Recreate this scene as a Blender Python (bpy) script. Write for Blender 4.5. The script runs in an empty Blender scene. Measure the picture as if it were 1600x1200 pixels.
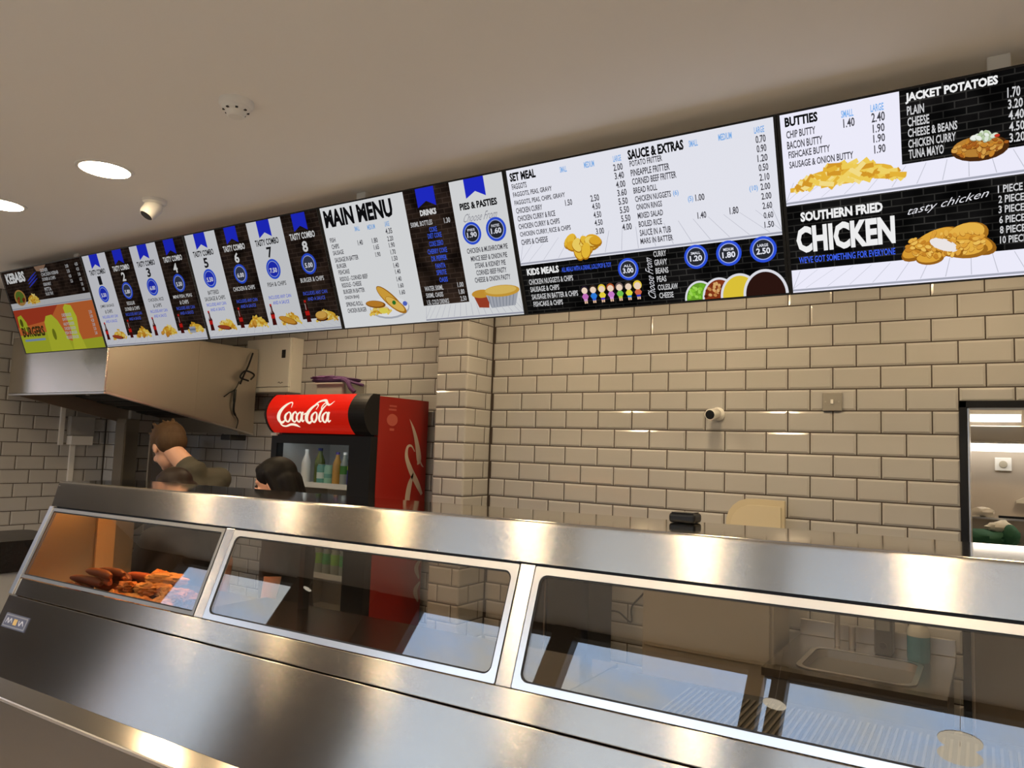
import bpy, math, random
from mathutils import Vector, Matrix, Euler

# ------------------------------------------------------------------ camera, world, exposure
S = bpy.context.scene
COL = S.collection
PI = math.pi
random.seed(11)

def cam_axes(yaw, pitch, roll):
    cy, sy = math.cos(yaw), math.sin(yaw)
    f = Vector((-sy*math.cos(pitch), cy*math.cos(pitch), math.sin(pitch)))
    r0 = Vector((cy, sy, 0)); u0 = r0.cross(f)
    r = math.cos(roll)*r0 + math.sin(roll)*u0
    u = -math.sin(roll)*r0 + math.cos(roll)*u0
    return r, u, f
_r, _u, _f = cam_axes(0.576170543, 0.0874056262, 0.0353036346)
cam = bpy.data.objects.new('camera', bpy.data.cameras.new('camera'))
COL.objects.link(cam)
cam.data.sensor_fit = 'HORIZONTAL'; cam.data.sensor_width = 36.0
cam.data.lens = 36.0*1166.3567/1600.0
cam.data.clip_start = 0.02
cam.matrix_world = Matrix(((_r.x, _u.x, -_f.x, 1.75418), (_r.y, _u.y, -_f.y, -3.743176),
                           (_r.z, _u.z, -_f.z, 1.70), (0, 0, 0, 1)))
S.camera = cam
S.view_settings.view_transform = 'Standard'
S.view_settings.look = 'None'
S.view_settings.gamma = 1.0
S.view_settings.use_curve_mapping = False
S.view_settings.exposure = 0.0

def lin(c):
    if isinstance(c, str):
        c = [int(c[i:i+2], 16)/255 for i in (0, 2, 4)]
        c = [x/12.92 if x <= 0.04045 else ((x+0.055)/1.055)**2.4 for x in c]
    return (c[0], c[1], c[2], 1.0)

SKY = 2.25            # dusk sky outside the shop window
LAMP = 128.0           # ceiling downlights
LAMP_COL = (1.0, 0.755, 0.455)

W = bpy.data.worlds.new('World'); S.world = W; W.use_nodes = True
nt = W.node_tree; nt.nodes.clear()
def N(tree, kind, **kw):
    n = tree.nodes.new(kind)
    for k, v in kw.items(): setattr(n, k, v)
    return n
tc = N(nt, 'ShaderNodeTexCoord'); mp = N(nt, 'ShaderNodeMapping'); mp.inputs['Scale'].default_value = (2.2, 2.2, 5.0)
nt.links.new(tc.outputs['Generated'], mp.inputs['Vector'])
nz = N(nt, 'ShaderNodeTexNoise'); nz.inputs['Scale'].default_value = 2.4; nz.inputs['Detail'].default_value = 7; nz.inputs['Roughness'].default_value = 0.58
nt.links.new(mp.outputs[0], nz.inputs['Vector'])
rp = N(nt, 'ShaderNodeValToRGB'); rp.color_ramp.elements[0].position = 0.42; rp.color_ramp.elements[1].position = 0.64
nt.links.new(nz.outputs[0], rp.inputs[0])
sx = N(nt, 'ShaderNodeSeparateXYZ'); nt.links.new(tc.outputs['Generated'], sx.inputs[0])
# cloud colour: pink to the west (-X), pale grey elsewhere
mr = N(nt, 'ShaderNodeMapRange'); mr.inputs['From Min'].default_value = -0.815; mr.inputs['From Max'].default_value = -0.765
nt.links.new(sx.outputs['X'], mr.inputs['Value'])
cc = N(nt, 'ShaderNodeMix', data_type='RGBA'); cc.inputs['A'].default_value = (1.25, 0.86, 0.80, 1); cc.inputs['B'].default_value = (1.04, 1.06, 1.06, 1)
nt.links.new(mr.outputs[0], cc.inputs['Factor'])
mx = N(nt, 'ShaderNodeMix', data_type='RGBA'); mx.inputs['A'].default_value = (0.80, 1.06, 1.52, 1)
nt.links.new(rp.outputs[0], mx.inputs['Factor']); nt.links.new(cc.outputs['Result'], mx.inputs['B'])
# below the horizon: a grey street
gr = N(nt, 'ShaderNodeMapRange'); gr.inputs['From Min'].default_value = 0.10; gr.inputs['From Max'].default_value = 0.16
nt.links.new(sx.outputs['Z'], gr.inputs['Value'])
gx = N(nt, 'ShaderNodeMix', data_type='RGBA'); gx.inputs['A'].default_value = (0.13, 0.125, 0.12, 1)
nt.links.new(gr.outputs[0], gx.inputs['Factor']); nt.links.new(mx.outputs['Result'], gx.inputs['B'])
pv = N(nt, 'ShaderNodeMapRange'); pv.inputs['From Min'].default_value = -0.12; pv.inputs['From Max'].default_value = -0.04
nt.links.new(sx.outputs['Z'], pv.inputs['Value'])
px_ = N(nt, 'ShaderNodeMix', data_type='RGBA'); px_.inputs['A'].default_value = (0.34, 0.31, 0.27, 1)     # pale pavement
px_.inputs['B'].default_value = (0.13, 0.125, 0.12, 1)                                                    # buildings across the street
nt.links.new(pv.outputs[0], px_.inputs['Factor']); nt.links.new(px_.outputs['Result'], gx.inputs['A'])
bg = N(nt, 'ShaderNodeBackground'); bg.inputs['Strength'].default_value = SKY
nt.links.new(gx.outputs['Result'], bg.inputs['Color'])
wo = N(nt, 'ShaderNodeOutputWorld'); nt.links.new(bg.outputs[0], wo.inputs['Surface'])

# ------------------------------------------------------------------ materials
MATS = {}
def P(name, col, rough=0.5, metal=0.0, spec=0.5, trans=0.0, coat=0.0, aniso=0.0, tangent=None, bump=None, var=None):
    if name in MATS: return MATS[name]
    m = bpy.data.materials.new(name); m.use_nodes = True
    t = m.node_tree; b = t.nodes['Principled BSDF']
    b.inputs['Base Color'].default_value = lin(col); b.inputs['Roughness'].default_value = rough
    b.inputs['Metallic'].default_value = metal; b.inputs['Specular IOR Level'].default_value = spec
    b.inputs['Transmission Weight'].default_value = trans; b.inputs['Coat Weight'].default_value = coat
    if aniso:
        b.inputs['Anisotropic'].default_value = aniso
        c = N(t, 'ShaderNodeCombineXYZ')
        for i in range(3): c.inputs[i].default_value = tangent[i]
        t.links.new(c.outputs[0], b.inputs['Tangent'])
    if var:   # (scale vector, amount): procedural colour variation of the surface itself
        o = N(t, 'ShaderNodeTexCoord'); mp = N(t, 'ShaderNodeMapping'); mp.inputs['Scale'].default_value = var[0]
        nz = N(t, 'ShaderNodeTexNoise'); nz.inputs['Scale'].default_value = 1.0; nz.inputs['Detail'].default_value = 4
        t.links.new(o.outputs['Object'], mp.inputs[0]); t.links.new(mp.outputs[0], nz.inputs['Vector'])
        r = N(t, 'ShaderNodeMapRange'); r.inputs['To Min'].default_value = 1-var[1]; r.inputs['To Max'].default_value = 1+var[1]
        t.links.new(nz.outputs[0], r.inputs['Value'])
        v = N(t, 'ShaderNodeVectorMath', operation='SCALE'); v.inputs[0].default_value = lin(col)[:3]
        t.links.new(r.outputs[0], v.inputs['Scale']); t.links.new(v.outputs[0], b.inputs['Base Color'])
    if bump:  # (scale, strength)
        o = N(t, 'ShaderNodeTexCoord'); nz = N(t, 'ShaderNodeTexNoise'); nz.inputs['Scale'].default_value = bump[0]; nz.inputs['Detail'].default_value = 3
        bp = N(t, 'ShaderNodeBump'); bp.inputs['Strength'].default_value = bump[1]; bp.inputs['Distance'].default_value = 0.004
        t.links.new(o.outputs['Object'], nz.inputs['Vector']); t.links.new(nz.outputs[0], bp.inputs['Height']); t.links.new(bp.outputs[0], b.inputs['Normal'])
    MATS[name] = m
    return m
def E(name, col, strength):
    if name in MATS: return MATS[name]
    m = bpy.data.materials.new(name); m.use_nodes = True; t = m.node_tree; t.nodes.clear()
    e = N(t, 'ShaderNodeEmission'); e.inputs[0].default_value = lin(col); e.inputs[1].default_value = strength
    o = N(t, 'ShaderNodeOutputMaterial'); t.links.new(e.outputs[0], o.inputs[0])
    MATS[name] = m
    return m
def GLASS(name, tint, refl, rough=0.0):
    """thin pane: lets light through with a tint and mirrors part of it"""
    if name in MATS: return MATS[name]
    m = bpy.data.materials.new(name); m.use_nodes = True; t = m.node_tree; t.nodes.clear()
    a = N(t, 'ShaderNodeBsdfTransparent'); a.inputs[0].default_value = lin(tint)
    g = N(t, 'ShaderNodeBsdfGlossy'); g.inputs['Roughness'].default_value = rough; g.inputs[0].default_value = (1, 1, 1, 1)
    f = N(t, 'ShaderNodeLayerWeight'); f.inputs[0].default_value = 0.5
    pw = N(t, 'ShaderNodeMath', operation='POWER'); pw.inputs[1].default_value = 5.0; t.links.new(f.outputs['Facing'], pw.inputs[0])
    ad = N(t, 'ShaderNodeMath', operation='MULTIPLY_ADD'); ad.inputs[1].default_value = 0.7; ad.inputs[2].default_value = refl; ad.use_clamp = True
    t.links.new(pw.outputs[0], ad.inputs[0])
    x = N(t, 'ShaderNodeMixShader'); t.links.new(ad.outputs[0], x.inputs[0]); t.links.new(a.outputs[0], x.inputs[1]); t.links.new(g.outputs[0], x.inputs[2])
    o = N(t, 'ShaderNodeOutputMaterial'); t.links.new(x.outputs[0], o.inputs[0])
    MATS[name] = m
    return m

def BRUSHED(name, col, rough, amp):
    """steel brushed along X: fine scratches tilt the surface up and down, so reflections smear into vertical streaks"""
    m = P(name, col, rough, 1.0, var=((0.6, 60, 60), 0.03)); t = m.node_tree; b = t.nodes['Principled BSDF']
    g = N(t, 'ShaderNodeNewGeometry'); sc = N(t, 'ShaderNodeVectorMath', operation='SCALE'); sc.inputs['Scale'].default_value = 7919.0
    wn = N(t, 'ShaderNodeTexWhiteNoise', noise_dimensions='3D'); t.links.new(g.outputs['Position'], sc.inputs[0]); t.links.new(sc.outputs[0], wn.inputs['Vector'])
    dt = N(t, 'ShaderNodeVectorMath', operation='DOT_PRODUCT'); dt.inputs[1].default_value = (1, 1, 1); t.links.new(wn.outputs['Color'], dt.inputs[0])
    q2 = N(t, 'ShaderNodeMath', operation='MULTIPLY_ADD'); q2.inputs[1].default_value = amp; q2.inputs[2].default_value = -1.5*amp; t.links.new(dt.outputs['Value'], q2.inputs[0])
    cz = N(t, 'ShaderNodeCombineXYZ'); t.links.new(q2.outputs[0], cz.inputs['Z'])
    ad = N(t, 'ShaderNodeVectorMath', operation='ADD'); t.links.new(g.outputs['Normal'], ad.inputs[0]); t.links.new(cz.outputs[0], ad.inputs[1])
    nm = N(t, 'ShaderNodeVectorMath', operation='NORMALIZE'); t.links.new(ad.outputs[0], nm.inputs[0]); t.links.new(nm.outputs[0], b.inputs['Normal'])
    return m
STEEL_V = BRUSHED('brushed_steel', (0.54, 0.505, 0.45), 0.13, 0.38)
STEEL_TOP = P('polished_steel_top', (0.60, 0.56, 0.50), 0.07, 1.0)
STEEL = P('satin_steel', (0.62, 0.60, 0.57), 0.28, 1.0)
STEEL_F = P('bright_steel_frame', (0.78, 0.76, 0.73), 0.30, 1.0)
STEEL_D = P('dull_steel', (0.42, 0.39, 0.35), 0.40, 1.0)
STEEL_H = P('hood_steel', (0.52, 0.47, 0.40), 0.42, 1.0, bump=(1.6, 0.4))
BLACK = P('black_plastic', (0.009, 0.009, 0.010), 0.38, spec=0.3)
BLACKM = P('black_matt', (0.008, 0.008, 0.009), 0.6)
WHITE = P('white_plastic', (0.78, 0.77, 0.74), 0.35)
CABW = P('white_enamel', (0.72, 0.70, 0.64), 0.35)
TILE = P('glazed_tile', (0.46, 0.45, 0.43), 0.12, var=((2.3, 2.3, 9.7), 0.035))
GROUT = P('brown_grout', (0.055, 0.040, 0.032), 0.9)
CEIL = P('ceiling_paint', (0.84, 0.82, 0.79), 0.75)
FLOOR = P('floor_tile', (0.34, 0.28, 0.22), 0.6)
DARKP = P('dark_wall_paint', (0.085, 0.070, 0.058), 0.6)
WALLP = P('wall_paint', (0.72, 0.69, 0.64), 0.7)
DARKFR = P('anthracite_frame', (0.02, 0.021, 0.023), 0.4)
LAMPM = E('downlight_diffuser', LAMP_COL, LAMP)
RED = P('red_enamel', (0.30, 0.014, 0.008), 0.4)
SKIN = P('skin', (0.56, 0.31, 0.21), 0.5)
PANE = GLASS('serving_glass', (0.82, 0.80, 0.77), 0.097)
CLEAR = GLASS('window_glass', (0.96, 0.97, 0.97), 0.02)

# ------------------------------------------------------------------ mesh helpers
def wm(o):
    m = o.matrix_parent_inverse @ o.matrix_basis if o.parent else o.matrix_basis
    return wm(o.parent) @ m if o.parent else m.copy()

class PM:
    """collects polygons and links them as ONE mesh object"""
    def __init__(s): s.v = []; s.f = []; s.m = []; s.sm = []; s.mats = []
    def mi(s, mat):
        if mat not in s.mats: s.mats.append(mat)
        return s.mats.index(mat)
    def add(s, vs, fs, mat, smooth=False, M=None):
        k = len(s.v)
        if M is not None: vs = [M @ Vector(v) for v in vs]
        s.v += [tuple(v) for v in vs]; i = s.mi(mat)
        for f in fs: s.f.append([a+k for a in f]); s.m.append(i); s.sm.append(smooth)
        return s
    def box(s, x0, x1, y0, y1, z0, z1, mat, M=None):
        vs = [(x0,y0,z0),(x1,y0,z0),(x1,y1,z0),(x0,y1,z0),(x0,y0,z1),(x1,y0,z1),(x1,y1,z1),(x0,y1,z1)]
        return s.add(vs, [(0,3,2,1),(4,5,6,7),(0,1,5,4),(1,2,6,5),(2,3,7,6),(3,0,4,7)], mat, False, M)
    def prism(s, poly, ax, a0, a1, mat, M=None, smooth=False):
        """extrude a 2-D polygon along axis ax ('x': (y,z), 'y': (x,z), 'z': (x,y))"""
        def p(u, w, a): return {'x': (a, u, w), 'y': (u, a, w), 'z': (u, w, a)}[ax]
        n = len(poly)
        vs = [p(u, w, a0) for u, w in poly] + [p(u, w, a1) for u, w in poly]
        s.add(vs, [(i, (i+1) % n, n+(i+1) % n, n+i) for i in range(n)], mat, smooth, M)
        return s.add(vs, [tuple(range(n))[::-1], tuple(range(n, 2*n))], mat, False, M)
    def lathe(s, prof, mat, n=24, M=None, smooth=True, caps=True):
        """profile of (r, z) turned about Z"""
        vs = []; fs = []
        for r, z in prof:
            for i in range(n):
                a = 2*PI*i/n; vs.append((r*math.cos(a), r*math.sin(a), z))
        for j in range(len(prof)-1):
            for i in range(n):
                k = (i+1) % n; fs.append((j*n+i, j*n+k, (j+1)*n+k, (j+1)*n+i))
        s.add(vs, fs, mat, smooth, M)
        if caps:
            s.add(vs, [tuple(range(n))[::-1], tuple(range((len(prof)-1)*n, len(prof)*n))], mat, False, M)
        return s
    def tube(s, pts, r, mat, n=8, M=None):
        pts = [Vector(p) for p in pts]; vs = []; fs = []; m = len(pts)
        rr = r if isinstance(r, (list, tuple)) else [r]*m
        up = Vector((0, 0, 1)); prev = None
        for i, p in enumerate(pts):
            d = (pts[min(i+1, m-1)]-pts[max(i-1, 0)]).normalized()
            if prev is None:
                a = d.cross(up)
                if a.length < 1e-3: a = d.cross(Vector((1, 0, 0)))
            else:
                a = prev - d*prev.dot(d)
            a.normalize(); prev = a; b = d.cross(a)
            for k in range(n):
                t = 2*PI*k/n; vs.append(p + rr[i]*(math.cos(t)*a + math.sin(t)*b))
        for i in range(m-1):
            for k in range(n):
                q = (k+1) % n; fs.append((i*n+k, i*n+q, (i+1)*n+q, (i+1)*n+k))
        s.add(vs, fs, mat, True, M)
        return s.add(vs, [tuple(range(n))[::-1], tuple(range((m-1)*n, m*n))], mat, False, M)
    def ball(s, c, r, mat, nu=16, nv=10, M=None, fn=None):
        rx, ry, rz = r if isinstance(r, (list, tuple)) else (r, r, r)
        vs = [(0, 0, -1)]; fs = []
        for j in range(1, nv):
            t = -PI/2 + PI*j/nv
            for i in range(nu):
                a = 2*PI*i/nu; vs.append((math.cos(t)*math.cos(a), math.cos(t)*math.sin(a), math.sin(t)))
        vs.append((0, 0, 1)); L = len(vs)-1
        for i in range(nu):
            k = (i+1) % nu
            fs.append((0, 1+k, 1+i)); fs.append((L, L-nu+i, L-nu+k))
            for j in range(nv-2): fs.append((1+j*nu+i, 1+j*nu+k, 1+(j+1)*nu+k, 1+(j+1)*nu+i))
        if fn: vs = [fn(Vector(v)) for v in vs]
        T = Matrix.Translation(c) @ Matrix.Diagonal((rx, ry, rz, 1))
        if M is not None: T = M @ T
        return s.add(vs, fs, mat, True, T)
    def build(s, name, parent=None, world=True, bevel=0, seg=2, sharp=0.7):
        me = bpy.data.meshes.new(name); me.from_pydata(s.v, [], s.f)
        for m in s.mats: me.materials.append(m)
        me.polygons.foreach_set('material_index', s.m); me.polygons.foreach_set('use_smooth', s.sm)
        me.update(); o = bpy.data.objects.new(name, me); COL.objects.link(o)
        if any(s.sm): me.set_sharp_from_angle(angle=sharp)
        if bevel:
            b = o.modifiers.new('bevel', 'BEVEL'); b.width = bevel; b.segments = seg; b.limit_method = 'ANGLE'; b.angle_limit = 0.6
        if parent is not None:
            o.parent = parent
            if world: o.matrix_parent_inverse = wm(parent).inverted()
        return o

def tag(o, label, cat, group=None):
    o['label'] = label; o['category'] = cat
    if group: o['group'] = group
    return o
def thing(name, label, cat, loc=(0, 0, 0), rotz=0.0, group=None):
    o = bpy.data.objects.new(name, None); COL.objects.link(o); o.empty_display_size = 0.05
    o.matrix_basis = Matrix.Translation(loc) @ Matrix.Rotation(rotz, 4, 'Z')
    return tag(o, label, cat, group)
def struct(o):
    o['kind'] = 'structure'; return o
def dup(root, loc=None, label=None, M=None):
    r = root.copy(); COL.objects.link(r)
    if loc is not None: r.location = loc
    if M is not None: r.matrix_basis = M
    if label: r['label'] = label
    for ch in list(root.children):
        c = ch.copy(); COL.objects.link(c); c.parent = r
        for g in list(ch.children):
            d = g.copy(); COL.objects.link(d); d.parent = c
    return r
def spline(pts, n=6):
    pts = [Vector(p) for p in pts]; out = []
    P_ = [pts[0]*2-pts[1]] + pts + [pts[-1]*2-pts[-2]]
    for i in range(1, len(P_)-2):
        a, b, c, d = P_[i-1:i+3]
        for k in range(n):
            t = k/n; out.append(0.5*((2*b)+(c-a)*t+(2*a-5*b+4*c-d)*t*t+(3*b-a-3*c+d)*t**3))
    out.append(pts[-1]); return out
def rrect(x0, x1, y0, y1, r, n=6):
    out = []
    for cx, cy, a in ((x1-r, y1-r, 0), (x0+r, y1-r, 90), (x0+r, y0+r, 180), (x1-r, y0+r, 270)):
        for k in range(n+1):
            t = math.radians(a+90*k/n); out.append((cx+r*math.cos(t), cy+r*math.sin(t)))
    return out
def rot_to(z, x=(1, 0, 0)):
    z = Vector(z).normalized(); x = Vector(x); x = (x - z*x.dot(z)).normalized(); y = z.cross(x)
    return Matrix(((x.x, y.x, z.x, 0), (x.y, y.y, z.y, 0), (x.z, y.z, z.z, 0), (0, 0, 0, 1)))

# flat lettering: font outlines turned into mesh, fitted to a box
_TC = {}
def glyphs(text, bold=0.0):
    key = (text, bold)
    if key not in _TC:
        cu = bpy.data.curves.new('t', 'FONT'); cu.body = text; cu.offset = bold; cu.resolution_u = 2; cu.dimensions = '2D'; cu.fill_mode = 'FRONT'
        ob = bpy.data.objects.new('t', cu)
        me = bpy.data.meshes.new_from_object(ob)
        vs = [tuple(v.co) for v in me.vertices]; fs = [tuple(p.vertices) for p in me.polygons]
        bpy.data.objects.remove(ob); bpy.data.curves.remove(cu); bpy.data.meshes.remove(me)
        x0 = min(v[0] for v in vs); x1 = max(v[0] for v in vs); y0 = min(v[1] for v in vs); y1 = max(v[1] for v in vs)
        _TC[key] = ([((x-x0)/(x1-x0), (y-y0)/(y1-y0)) for x, y, z in vs], fs)
    return _TC[key]
def put_text(pm, text, x0, x1, ytop, ybot, z, mat, bold=0.0, shear=0.0, M=None):
    """lettering in the local XY plane, filling the box"""
    vs, fs = glyphs(text, bold); h = ytop-ybot
    pm.add([(x0+(x1-x0)*a+shear*h*(b-0.5), ybot+h*b, z) for a, b in vs], fs, mat, False, M)
def stroke(pm, pts, wid, z, mat, M=None, n=5):
    """calligraphic ribbon through 2-D points with a width at each point"""
    p3 = spline([(x, y, 0) for x, y in pts], n); w3 = spline([(w, 0, 0) for w in wid], n)
    L = []; R = []
    for i, p in enumerate(p3):
        d = (p3[min(i+1, len(p3)-1)]-p3[max(i-1, 0)]).normalized(); nn = Vector((-d.y, d.x, 0))*max(w3[i].x, 0.002)*0.5
        L.append((p.x+nn.x, p.y+nn.y, z)); R.append((p.x-nn.x, p.y-nn.y, z))
    m = len(L)
    pm.add(L+R, [(i, m+i, m+i+1, i+1) for i in range(m-1)], mat, False, M)
def disc(pm, cx, cy, rx, ry, z, mat, n=24, a0=0, a1=360, rot=0.0):
    c, s_ = math.cos(rot), math.sin(rot); vs = []
    for i in range(n+1):
        t = math.radians(a0+(a1-a0)*i/n); x, y = rx*math.cos(t), ry*math.sin(t)
        vs.append((cx+c*x-s_*y, cy+s_*x+c*y, z))
    pm.add(vs, [tuple(range(n+1))], mat)

# ------------------------------------------------------------------ the room
TW, TH, Z0 = 0.203, 0.1025, 2.4449
CZ = 2.75                      # ceiling
def tiles(pm, org, U, Nn, u0, u1, z0, z1, phi, holes=()):
    """glazed bevelled brick tiles in running bond on a vertical plane; rows hang from Z0"""
    U = Vector(U); Nn = Vector(Nn); org = Vector(org)
    def pt(u, z, d): return org + U*u + Vector((0, 0, z)) + Nn*d
    def one(a, b, c, d):
        if b-a < 0.012 or d-c < 0.012: return
        g = 0.0027; a += g; b -= g; c += g; d -= g; e = min(0.009, (b-a)/3, (d-c)/3)
        vs = [pt(a, c, -0.004), pt(b, c, -0.004), pt(b, d, -0.004), pt(a, d, -0.004),
              pt(a+e, c+e, 0), pt(b-e, c+e, 0), pt(b-e, d-e, 0), pt(a+e, d-e, 0)]
        fs = [(4, 5, 6, 7), (0, 1, 5, 4), (1, 2, 6, 5), (2, 3, 7, 6), (3, 0, 4, 7)]
        if U.cross(Vector((0, 0, 1))).dot(Nn) < 0: fs = [f[::-1] for f in fs]
        pm.add(vs, fs, TILE)
    r = -int((z1-Z0)/TH)-2
    while Z0-r*TH > z0:
        zt, zb = min(Z0-r*TH, z1), max(Z0-(r+1)*TH, z0)
        if zt-zb > 0.01:
            ph = phi + (TW/2 if r % 2 else 0)
            k = math.floor((u0-ph)/TW)
            while ph+k*TW < u1:
                a, b = max(ph+k*TW, u0), min(ph+(k+1)*TW, u1)
                rects = [(a, b, zb, zt)]
                for hx0, hx1, hz0, hz1 in holes:
                    nr = []
                    for (p, q, c, d) in rects:
                        if q <= hx0 or p >= hx1 or d <= hz0 or c >= hz1: nr.append((p, q, c, d)); continue
                        if d > hz1: nr.append((p, q, hz1, d)); c2, d2 = c, hz1
                        else: c2, d2 = c, d
                        if p < hx0: nr.append((p, hx0, c2, d2))
                        if q > hx1: nr.append((hx1, q, c2, d2))
                    rects = nr
                for q in rects: one(*q)
                k += 1
        r += 1

DX0, DX1, DZ = 1.628, 2.52, 1.972            # kitchen doorway
w = PM()
w.box(-4.39, DX0, 0.004, 0.13, 0, CZ, GROUT); w.box(DX1, 3.3, 0.004, 0.13, 0, CZ, GROUT); w.box(DX0, DX1, 0.004, 0.13, DZ, CZ, GROUT)
tiles(w, (0, 0, 0), (1, 0, 0), (0, -1, 0), -4.05, -1.05, 0, CZ, 0.05)
tiles(w, (0, 0, 0), (1, 0, 0), (0, -1, 0), -0.822, 3.3, 0, CZ, 0.0, [(DX0, DX1, 0, DZ)])
struct(w.build('wall_back'))
w = PM()
w.box(-4.52, -4.394, -1.5, 0.13, 0, CZ, GROUT)
tiles(w, (-4.39, 0, 0), (0, 1, 0), (1, 0, 0), -1.5, -0.39, 0, CZ, 0.072)
w.box(-5.6, -4.394, -1.5, -1.4, 0, CZ, WALLP)
struct(w.build('wall_left'))
w = PM()
w.box(-1.046, -0.826, -0.256, 0.004, 0, CZ, GROUT)
tiles(w, (0, -0.26, 0), (1, 0, 0), (0, -1, 0), -1.05, -0.822, 0, CZ, -0.877)
tiles(w, (-0.822, 0, 0), (0, 1, 0), (1, 0, 0), -0.26, 0, 0, CZ, -0.057)
tiles(w, (-1.05, 0, 0), (0, 1, 0), (-1, 0, 0), -0.26, 0, 0, CZ, -0.057)
struct(w.build('pillar'))
w = PM()
w.box(-4.39, -4.054, -0.386, 0.0, 0, CZ, GROUT)
tiles(w, (0, -0.39, 0), (1, 0, 0), (0, -1, 0), -4.39, -4.05, 0, CZ, -4.25)
tiles(w, (-4.05, 0, 0), (0, 1, 0), (1, 0, 0), -0.39, 0, 0, CZ, -0.19)
struct(w.build('pillar_corner'))
w = PM(); w.box(3.3, 3.42, -4.9, 2.0, 0, CZ, WALLP); struct(w.build('wall_right'))
w = PM(); w.box(-5.72, -5.6, -5.02, -3.5, 0, CZ, DARKP); w.box(-5.72, -5.6, -1.7, -1.4, 0, CZ, WALLP); w.box(-5.72, -5.6, -3.5, -1.7, 0, 0.5, WALLP); w.box(-5.72, -5.6, -3.5, -1.7, 2.6, CZ, WALLP); struct(w.build('wall_side'))
w = PM(); w.box(-5.665, -5.655, -3.5, -1.7, 0.5, 2.6, CLEAR); struct(w.build('window_6'))
w = PM(); w.box(-5.72, 3.42, -5.05, 2.0, -0.1, 0, FLOOR); struct(w.build('floor'))
w = PM(); w.box(-5.72, 3.42, -5.05, 2.0, CZ, CZ+0.1, CEIL); struct(w.build('ceiling'))

# shop front behind the photographer: anthracite frames round tall panes (mirrored in the counter)
YF = -4.9
w = PM()
w.box(-5.6, -4.87, YF-0.12, YF, 0, CZ, DARKP); w.box(-3.28, -2.36, YF-0.12, YF, 0, CZ, DARKP); w.box(2.5, 3.3, YF-0.12, YF, 0, CZ, DARKP)
struct(w.build('wall_front'))
w = PM()
for a, b in ((-2.36, -1.91), (-0.75, -0.585), (0.565, 0.655), (0.70, 0.785)): w.box(a, b, YF-0.10, YF-0.01, 0, CZ, DARKFR)
for a, b in ((-4.87, -3.28), (-1.91, -0.75), (-0.585, 0.565), (0.655, 0.70), (0.785, 2.5)):
    w.box(a, b, YF-0.09, YF-0.02, 2.69, CZ, DARKFR); w.box(a, b, YF-0.09, YF-0.02, 0, 0.35, DARKFR)
struct(w.build('trim_1', bevel=0.004))
for i, (a, b) in enumerate(((-4.87, -3.28), (-1.91, -0.75), (-0.585, 0.565), (0.655, 0.70), (0.785, 2.5))):
    w = PM(); w.box(a, b, YF-0.056, YF-0.05, 0.35, 2.69, CLEAR); struct(w.build('window_%d' % (i+1)))

# doorway lining and the kitchen beyond it
w = PM()
for x0, x1 in ((DX0-0.004, DX0+0.024), (DX1-0.024, DX1+0.004)): w.box(x0, x1, -0.012, 0.135, 0, DZ+0.004, BLACK)
w.box(DX0-0.004, DX1+0.004, -0.012, 0.135, DZ-0.026, DZ+0.006, BLACK)
w.box(DX0+0.024, DX0+0.034, 0.0, 0.13, 0, DZ-0.026, STEEL_F)
struct(w.build('door_1', bevel=0.002))
w = PM()
w.box(1.30, 3.3, 1.70, 1.80, 0, CZ, P('kitchen_panel', (0.46, 0.40, 0.335), 0.4)); w.box(1.20, 1.30, 0.13, 1.80, 0, CZ, WALLP)
struct(w.build('wall_kitchen'))

# ------------------------------------------------------------------ ceiling fixtures
def downlight(loc, label, group='round ceiling downlights'):
    t = thing('ceiling_downlight', label, 'downlight', loc, 0, group)
    p = PM(); p.lathe([(0.0915, -0.001), (0.0915, -0.006), (0.104, -0.004), (0.106, 0.0)], WHITE, 32, caps=False); p.build('trim_ring', t, False)
    p = PM(); p.lathe([(0.0916, -0.0035), (0.0916, -0.002)], LAMPM, 32); p.build('diffuser', t, False)
    return t
d0 = downlight((-1.19, -2.225, CZ), 'lit round ceiling downlight nearest the smoke detector')
dup(d0, (-2.10, -2.215, CZ), 'lit round ceiling downlight cut by the left picture edge')
for x in (-3.07, -2.15, -1.23, -0.31, 0.61, 1.55, 2.45):
    dup(d0, (x, -3.4, CZ), 'lit round ceiling downlight out of frame, mirrored in the steel counter')
for x in (-1.75, -0.35, 0.65, 1.75):
    dup(d0, (x, -0.72, CZ), 'lit round ceiling downlight hidden behind the menu screens, over the tiled wall')

dup(d0, (2.25, 0.85, CZ), 'added unseen ceiling downlight brightening the kitchen beyond the doorway')  # unseen lamp added to lift the dark lower part of the kitchen
t = thing('smoke_detector', 'round white smoke detector on the ceiling', 'smoke detector', (-0.215, -2.345, CZ))
p = PM(); p.lathe([(0.052, 0.0), (0.052, -0.012), (0.048, -0.018), (0.044, -0.020)], WHITE, 32); p.build('base', t, False, sharp=0.9)
p = PM(); p.lathe([(0.044, -0.018), (0.040, -0.030), (0.030, -0.034), (0.026, -0.048), (0.022, -0.050)], WHITE, 32); p.build('sensor_head', t, False, sharp=0.9)
p = PM()
for k in range(8):
    M = Matrix.Rotation(k*PI/4+0.2, 4, 'Z'); p.box(0.0325, 0.0395, -0.004, 0.004, -0.0335, -0.0285, BLACKM, M)
p.build('vent_slots', t, False)

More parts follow.
